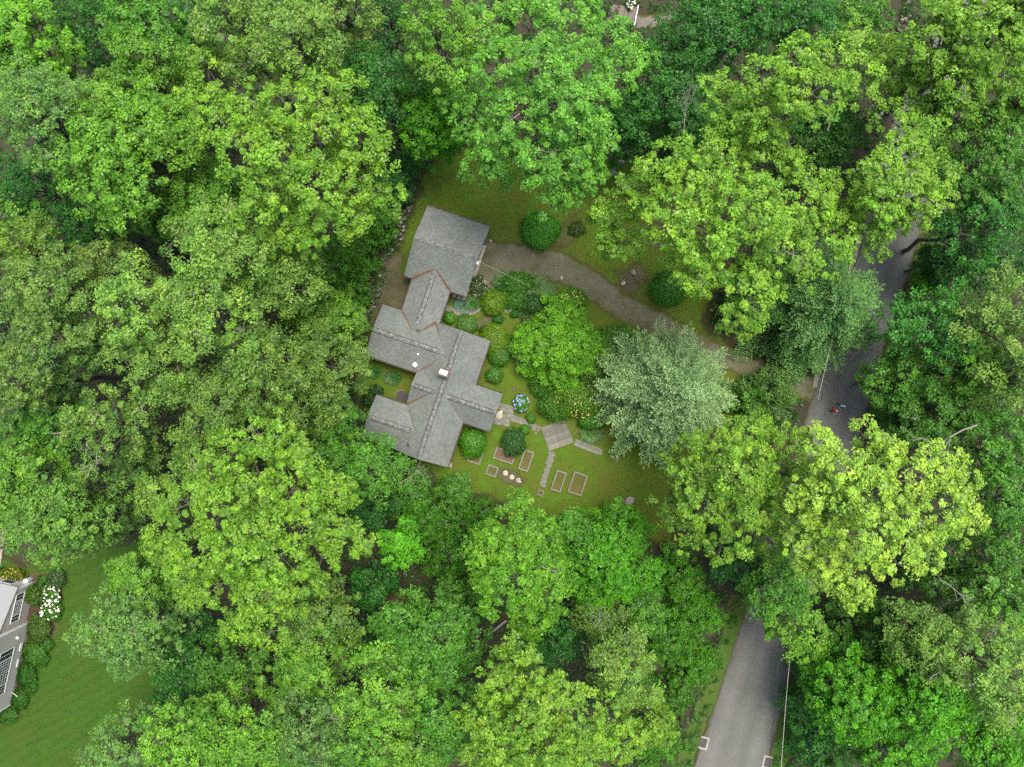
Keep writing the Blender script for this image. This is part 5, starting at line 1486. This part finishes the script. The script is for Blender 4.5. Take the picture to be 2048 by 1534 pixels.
scatter("mown_weeds", "clover in the mown lawn", (.035, .13, .010), 4500, (-20, 1080, 380, 1560), lambda x, y: inside(grow(MOWN, .96), x, y) and x > 60 + (1400 - y) * .12, .09, .02, 4, .18)
inroad = lambda x, y: inside(ROAD_L + ROAD_R[::-1], x, y)
edge = lambda x, y: inroad(x, y) and (not inroad(x - 12, y) or not inroad(x + 12, y) or rnd.random() < .05)
DRYLEAF = plain("dry_leaf", [(.3, (.09, .055, .022)), (.7, (.20, .14, .06))], 5, .9)
scatter("fallen_leaves", "dry leaves and twigs along the road edges and driveway", (.1, .07, .03), 16000, (1340, -50, 2000, 1560), edge, .13, .03, 1, .05, DRYLEAF)
scatter("lawn_litter", "scattered dry leaves on lawn, driveway and bare yard", (.1, .07, .03), 2600, (690, 280, 1600, 1140), lambda x, y: inside(YARD, x, y), .10, .03, 1, .05, DRYLEAF)

# ------------------------------------------------------------------ along the road
def storm_drain(px, py, rz, label):
    root = empty("storm_drain", W(px, py, .02), rz, label, "storm drain", "storm drains along the road")
    w, l, b = 1.0, 1.45, .2
    for (x0, x1, y0, y1) in ((-w/2, w/2, -l/2, -l/2 + b), (-w/2, w/2, l/2 - b, l/2), (w/2 - b, w/2, -l/2 + b + .003, l/2 - b - .003)):
        m_ = MB(); m_.box(x0, x1, y0, y1, 0, .05); m_.build("kerb_slab", CONC, root)
    m_ = MB(); m_.box(-w/2, w/2 - b - .003, -l/2 + b + .003, l/2 - b - .003, 0, .012); m_.build("pit", IRON, root)
    bar_ = MB(); bar_.box(-w/2, w/2 - b - .01, -.02, .02, .013, .04); bme_ = bar_.mesh("grate_bar", plain("grate_iron", [(.3, (.06, .06, .06)), (.7, (.12, .12, .12))], 6, .6))
    for i in range(8): obj("grate_bar", bme_, root, (0, -l/2 + b + .08 + i * (l - 2 * b - .12) / 8, 0), 0)
storm_drain(1408, 1486, math.radians(-15), "storm drain with pale concrete frame at the left road edge")
storm_drain(1534, 1524, math.radians(165), "storm drain cut by the bottom edge at the right road edge")

def wire(p, q, sag, r, label, mat, seg=14):
    pts = [p + (q - p) * t + Vector((0, 0, -sag * 4 * t * (1 - t))) for t in [i / seg for i in range(seg + 1)]]
    m_ = MB(); m_.tube(pts, r, r, 5)
    tag(m_.build("utility_wire", mat, smooth=True), label, "wire", "wires along the road")
BLK = plain("black_cable", [(.3, (.015, .015, .016)), (.7, (.04, .04, .042))], 5, .6)
SILV = plain("pale_cable", [(.3, (.42, .40, .36)), (.7, (.55, .53, .48))], 5, .6)
wire(W(1561, 1560, 8.5), W(1592, 1200, 8.8), .3, .020, "pale cable strung along the right edge of the lower road", SILV)
wire(W(1537, 1560, 6.8), W(1570, 1200, 7.0), .2, .030, "dark cable over the lower road, left one of the two dark cables", BLK)
wire(W(1543, 1560, 7.2), W(1568, 1200, 7.5), .2, .022, "dark cable over the lower road, right one of the two dark cables", BLK)
wire(W(1636, 800, 7.5), W(1738, 390, 7.5), .3, .014, "pale cable along the left edge of the upper road", SILV)
wire(W(1642, 802, 6.8), W(1744, 388, 6.8), .2, .030, "dark cable along the left edge of the upper road", BLK)
wire(hpt(-.60, 14.7, 4.0), W(1060, 572, 3.4), .15, .010, "thin service cable running from the garage gable over the driveway", SILV)
strip("kerb_strip", [(1716,470),(1690,560),(1660,660),(1640,715),(1622,775)], [(1726,470),(1702,560),(1672,660),(1652,715),(1636,775)], .026, gravel_mat("old_concrete", [(.3, (.15, .145, .125)), (.7, (.24, .23, .2))], .5, 3), .25)

# parked car, mostly under the palest crown
def car(px, py, rz, label):
    root = empty("parked_car", W(px, py, .02), rz, label, "car")
    paint = plain("charcoal_paint", [(.3, (.03, .034, .036)), (.7, (.045, .05, .052))], 2, .25, spec=.6)
    prof = [(-2.25, .35), (-2.25, .75), (-2.1, .86), (-1.25, .95), (1.55, .98), (2.15, .92), (2.25, .7), (2.25, .35)]
    def loft(prof, w0, w1, zt):
        m_ = MB(); rows = []
        for y, k in ((-1, 1), (1, 1)):
            rows.append([m_.bm.verts.new((x, y * (w0 if z < zt else w1), z)) for x, z in prof])
        n = len(prof)
        m_.bm.faces.new(rows[0]); m_.bm.faces.new(rows[1][::-1])
        for i in range(n): m_.bm.faces.new((rows[0][i], rows[0][(i + 1) % n], rows[1][(i + 1) % n], rows[1][i]))
        return m_
    m_ = loft(prof, .90, .84, .8); m_.bevel(.04); body = m_.build("body", paint, root)
    m_ = loft([(-.75, .97), (-.1, 1.42), (1.15, 1.45), (1.85, .99)], .80, .64, 1.2); m_.build("window", GLASS, root)
    m_ = MB(); m_.box(-.12, 1.15, -.66, .66, 1.44, 1.48); m_.build("roof", paint, root)
    m_ = MB(); m_.box(-.80, -.70, -.78, .78, .955, .99); m_.build("wiper_cowl", IRON, root)
    for sx in (-1.4, 1.4):
        for sy in (-.88, .88):
            m_ = MB(); vs = m_.cyl((0, 0, -.1), .33, .2, 18)
            for v in vs: v.co = Vector((v.co.x + sx, v.co.z + sy, v.co.y + .33))
            wh = m_.build("wheel", IRON, root)
            m_ = MB(); vs = m_.cyl((0, 0, -.105), .19, .21, 14)
            for v in vs: v.co = Vector((v.co.x + sx, v.co.z + sy, v.co.y + .33))
            m_.build("rim", METAL, wh)
    for sy in (-.65, .65):
        m_ = MB(); m_.box(-2.262, -2.2, sy - .18, sy + .18, .6, .74); m_.build("headlight", WHITE, root)
    for sy in (-.92, .92):
        m_ = MB(); m_.box(-.62, -.5, sy - .08, sy + .08, 1.0, 1.12); m_.build("mirror", paint, root)
car(1618, 897, math.radians(-105), "dark grey car half hidden under the palest crown at the left road edge")

# steps and paved terrace at the top edge
st = empty("garden_steps", W(1262, 35), math.radians(-12), "broad garden steps with a pale railing at the top edge", "steps")
TAN = plain("tan_paving", [(.3, (.11, .09, .075)), (.7, (.17, .145, .125))], 3, .9)
for i, (x0, x1) in enumerate(((-2.6, -1.6), (-1.59, -.85), (-.84, -.35), (-.34, .38))):
    m_ = MB(); m_.box(x0, x1, -.95, .95, 0, .15 + .16 * i); m_.bevel(.02); m_.build("step", TAN, st)
rl = None
m_ = MB(); m_.box(.42, .52, -1.3, 1.0, .95, 1.03); rl = m_.build("railing", WHITE, st)
for y in (-1.25, -.1, .92):
    m_ = MB(); m_.box(.43, .51, y - .04, y + .04, 0, .948); m_.build("post", WHITE, rl)
sheet("paved_terrace", [(1268,30),(1325,30),(1348,20),(1350,48),(1318,56),(1262,58)], .012, gravel_mat("grey_paving", [(.3, (.10, .09, .078)), (.7, (.15, .135, .12))], .3), .3)
sheet("bare_yard", [(1600,235),(1660,225),(1690,240),(1640,262),(1600,260)], .010, DIRT, .6)
# ------------------------------------------------------------------ two walkers on the road
def person(px, py, rz, label, shirt, trousers, hair, skin, shoe, long_sleeve, stride, seed):
    root = empty("person", W(px, py, .02), rz, label, "person", "people walking on the road")
    q = random.Random(seed)
    SK = plain("skin_%d" % seed, [(.3, tuple(c * .92 for c in skin)), (.7, skin)], 6, .6)
    s = stride
    V = {'pelvis': (0, 0, .95), 'waist': (0, .01, 1.10), 'chest': (0, .02, 1.32), 'neck': (0, .03, 1.47), 'chin': (0, .05, 1.54), 'head': (0, .05, 1.63), 'crown': (0, .04, 1.71)}
    R = {'pelvis': .135, 'waist': .15, 'chest': .18, 'neck': .055, 'chin': .065, 'head': .098, 'crown': .075}
    E = [('pelvis', 'waist'), ('waist', 'chest'), ('chest', 'neck'), ('neck', 'chin'), ('chin', 'head'), ('head', 'crown')]
    for sd, nm in ((-1, 'l'), (1, 'r')):
        f = s * sd
        pts = [('hip', (.09 * sd, 0, .90), .095), ('knee', (.10 * sd, .16 * f + .04, .50), .062), ('ankle', (.10 * sd, .26 * f - .02 - .05 * (f < 0), .09 + (.05 if f < 0 else 0)), .042), ('toe', (.11 * sd, .26 * f + .16, .045), .036)]
        prev = 'pelvis'
        for k, p, r in pts:
            V[nm + k] = p; R[nm + k] = r; E.append((prev, nm + k)); prev = nm + k
        g = -f
        pts = [('shoulder', (.20 * sd, .02, 1.40), .08), ('elbow', (.27 * sd, -.02 + .13 * g, 1.13), .058), ('wrist', (.26 * sd, .12 + .20 * g, .93), .030), ('palm', (.25 * sd, .17 + .22 * g, .86), .034)]
        prev = 'chest'
        for k, p, r in pts:
            V[nm + k] = p; R[nm + k] = r; E.append((prev, nm + k)); prev = nm + k
    keys = list(V)
    me = bpy.data.meshes.new("body"); me.from_pydata([V[k] for k in keys], [(keys.index(a), keys.index(b)) for a, b in E], [])
    o = bpy.data.objects.new("body", me); COL.objects.link(o)
    sk = o.modifiers.new("s", 'SKIN'); sub = o.modifiers.new("d", 'SUBSURF'); sub.levels = sub.render_levels = 1
    for i, k in enumerate(keys):
        me.skin_vertices[0].data[i].radius = (R[k], R[k] * (.8 if k in ('pelvis', 'waist', 'chest') else 1))
        me.skin_vertices[0].data[i].use_root = k == 'pelvis'
    dg = bpy.context.evaluated_depsgraph_get()
    bm_ = bpy.data.meshes.new_from_object(o.evaluated_get(dg)); bpy.data.objects.remove(o)
    bm_.name = "body"; bm_.materials.clear()
    mats = [SK, shirt, trousers, shoe]
    for m_ in mats: bm_.materials.append(m_)
    # fingers, nose and ears belong to the body surface
    bm = bmesh.new(); bm.from_mesh(bm_)
    for f in bm.faces: f.smooth = True
    def add_tube(pts, r0, r1):
        t = MB(); t.tube(pts, r0, r1, 5); tm = bpy.data.meshes.new("t"); t.bm.to_mesh(tm); t.bm.free(); bm.from_mesh(tm); bpy.data.meshes.remove(tm)
    for sd, nm in ((-1, 'l'), (1, 'r')):
        p = Vector(V[nm + 'palm']); w_ = Vector(V[nm + 'wrist']); d = (p - w_).normalized()
        for k, L in enumerate((.066, .076, .072, .056)):
            side = Vector((0, (k - 1.5) * .018, 0)); a = p + d * .01 + side; b1 = a + d * L * .55; c1 = b1 + (d + Vector((-sd * .5, 0, 0))).normalized() * L * .5
            add_tube([a, b1, c1], .0095, .0075)
        a = p - d * .03 + Vector((-sd * .02, .022, 0)); add_tube([a, a + d * .03 + Vector((-sd * .012, .03, 0)), a + d * .06 + Vector((-sd * .02, .036, 0))], .011, .008)
        add_tube([Vector((.095 * sd, .035, 1.60)), Vector((.108 * sd, .025, 1.63)), Vector((.10 * sd, .03, 1.66))], .016, .014)
    add_tube([Vector((0, .13, 1.66)), Vector((0, .158, 1.615)), Vector((0, .13, 1.60))], .012, .018)
    bm.to_mesh(bm_); bm.free()
    for poly in bm_.polygons:
        c = poly.center
        poly.use_smooth = True
        arm = abs(c.x) > .215
        if c.z < .10: poly.material_index = 3
        elif c.z < .98 and not arm: poly.material_index = 2
        elif c.z < 1.49 and (not arm or long_sleeve and c.z > .96 or c.z > 1.08): poly.material_index = 1
        else: poly.material_index = 0
    obj("body", bm_, root)
    hb = bmesh.new(); bmesh.ops.create_icosphere(hb, subdivisions=3, radius=1)
    for v in hb.verts:
        v.co = Vector((v.co.x * .098, v.co.y * .112 + .025, v.co.z * .11 + 1.655)) * 1
        if v.co.y > .10 and v.co.z < 1.70: v.co.y = .10
        if v.co.z < 1.58: v.co.z = 1.58 + (v.co.z - 1.58) * .3
    hm = bpy.data.meshes.new("hair"); hb.to_mesh(hm); hb.free(); hm.materials.append(hair)
    for p in hm.polygons: p.use_smooth = True
    obj("hair", hm, root)
    em = MB()
    for sd in (-1, 1): em.box(sd * .035 - .014, sd * .035 + .014, .128, .138, 1.628, 1.642)
    em.build("eyes", IRON, root)
RED = plain("red_cloth", [(.3, (.50, .010, .016)), (.7, (.68, .018, .024))], 9, .8)
PALEB = plain("pale_blue_cloth", [(.3, (.44, .50, .62)), (.7, (.62, .68, .80))], 9, .8)
BLACKC = plain("black_cloth", [(.3, (.010, .010, .012)), (.7, (.022, .022, .025))], 9, .85)
BLOND = plain("pale_hair", [(.3, (.50, .42, .30)), (.7, (.70, .62, .48))], 12, .7)
GREYH = plain("grey_hair", [(.3, (.35, .35, .36)), (.7, (.55, .55, .56))], 12, .7)
person(1660.5, 820, math.radians(165), "person in red top and dark trousers with pale hair, walking on the road", RED, BLACKC, BLOND, (.62, .40, .30), WHITE, False, .9, 21)
person(1675.5, 811, math.radians(172), "person in pale blue top and black trousers, walking on the road", PALEB, BLACKC, GREYH, (.60, .40, .30), BLACKC, True, -.9, 22)
print("TOTAL TRIS", TRIS[0], "objects", len(bpy.data.objects))
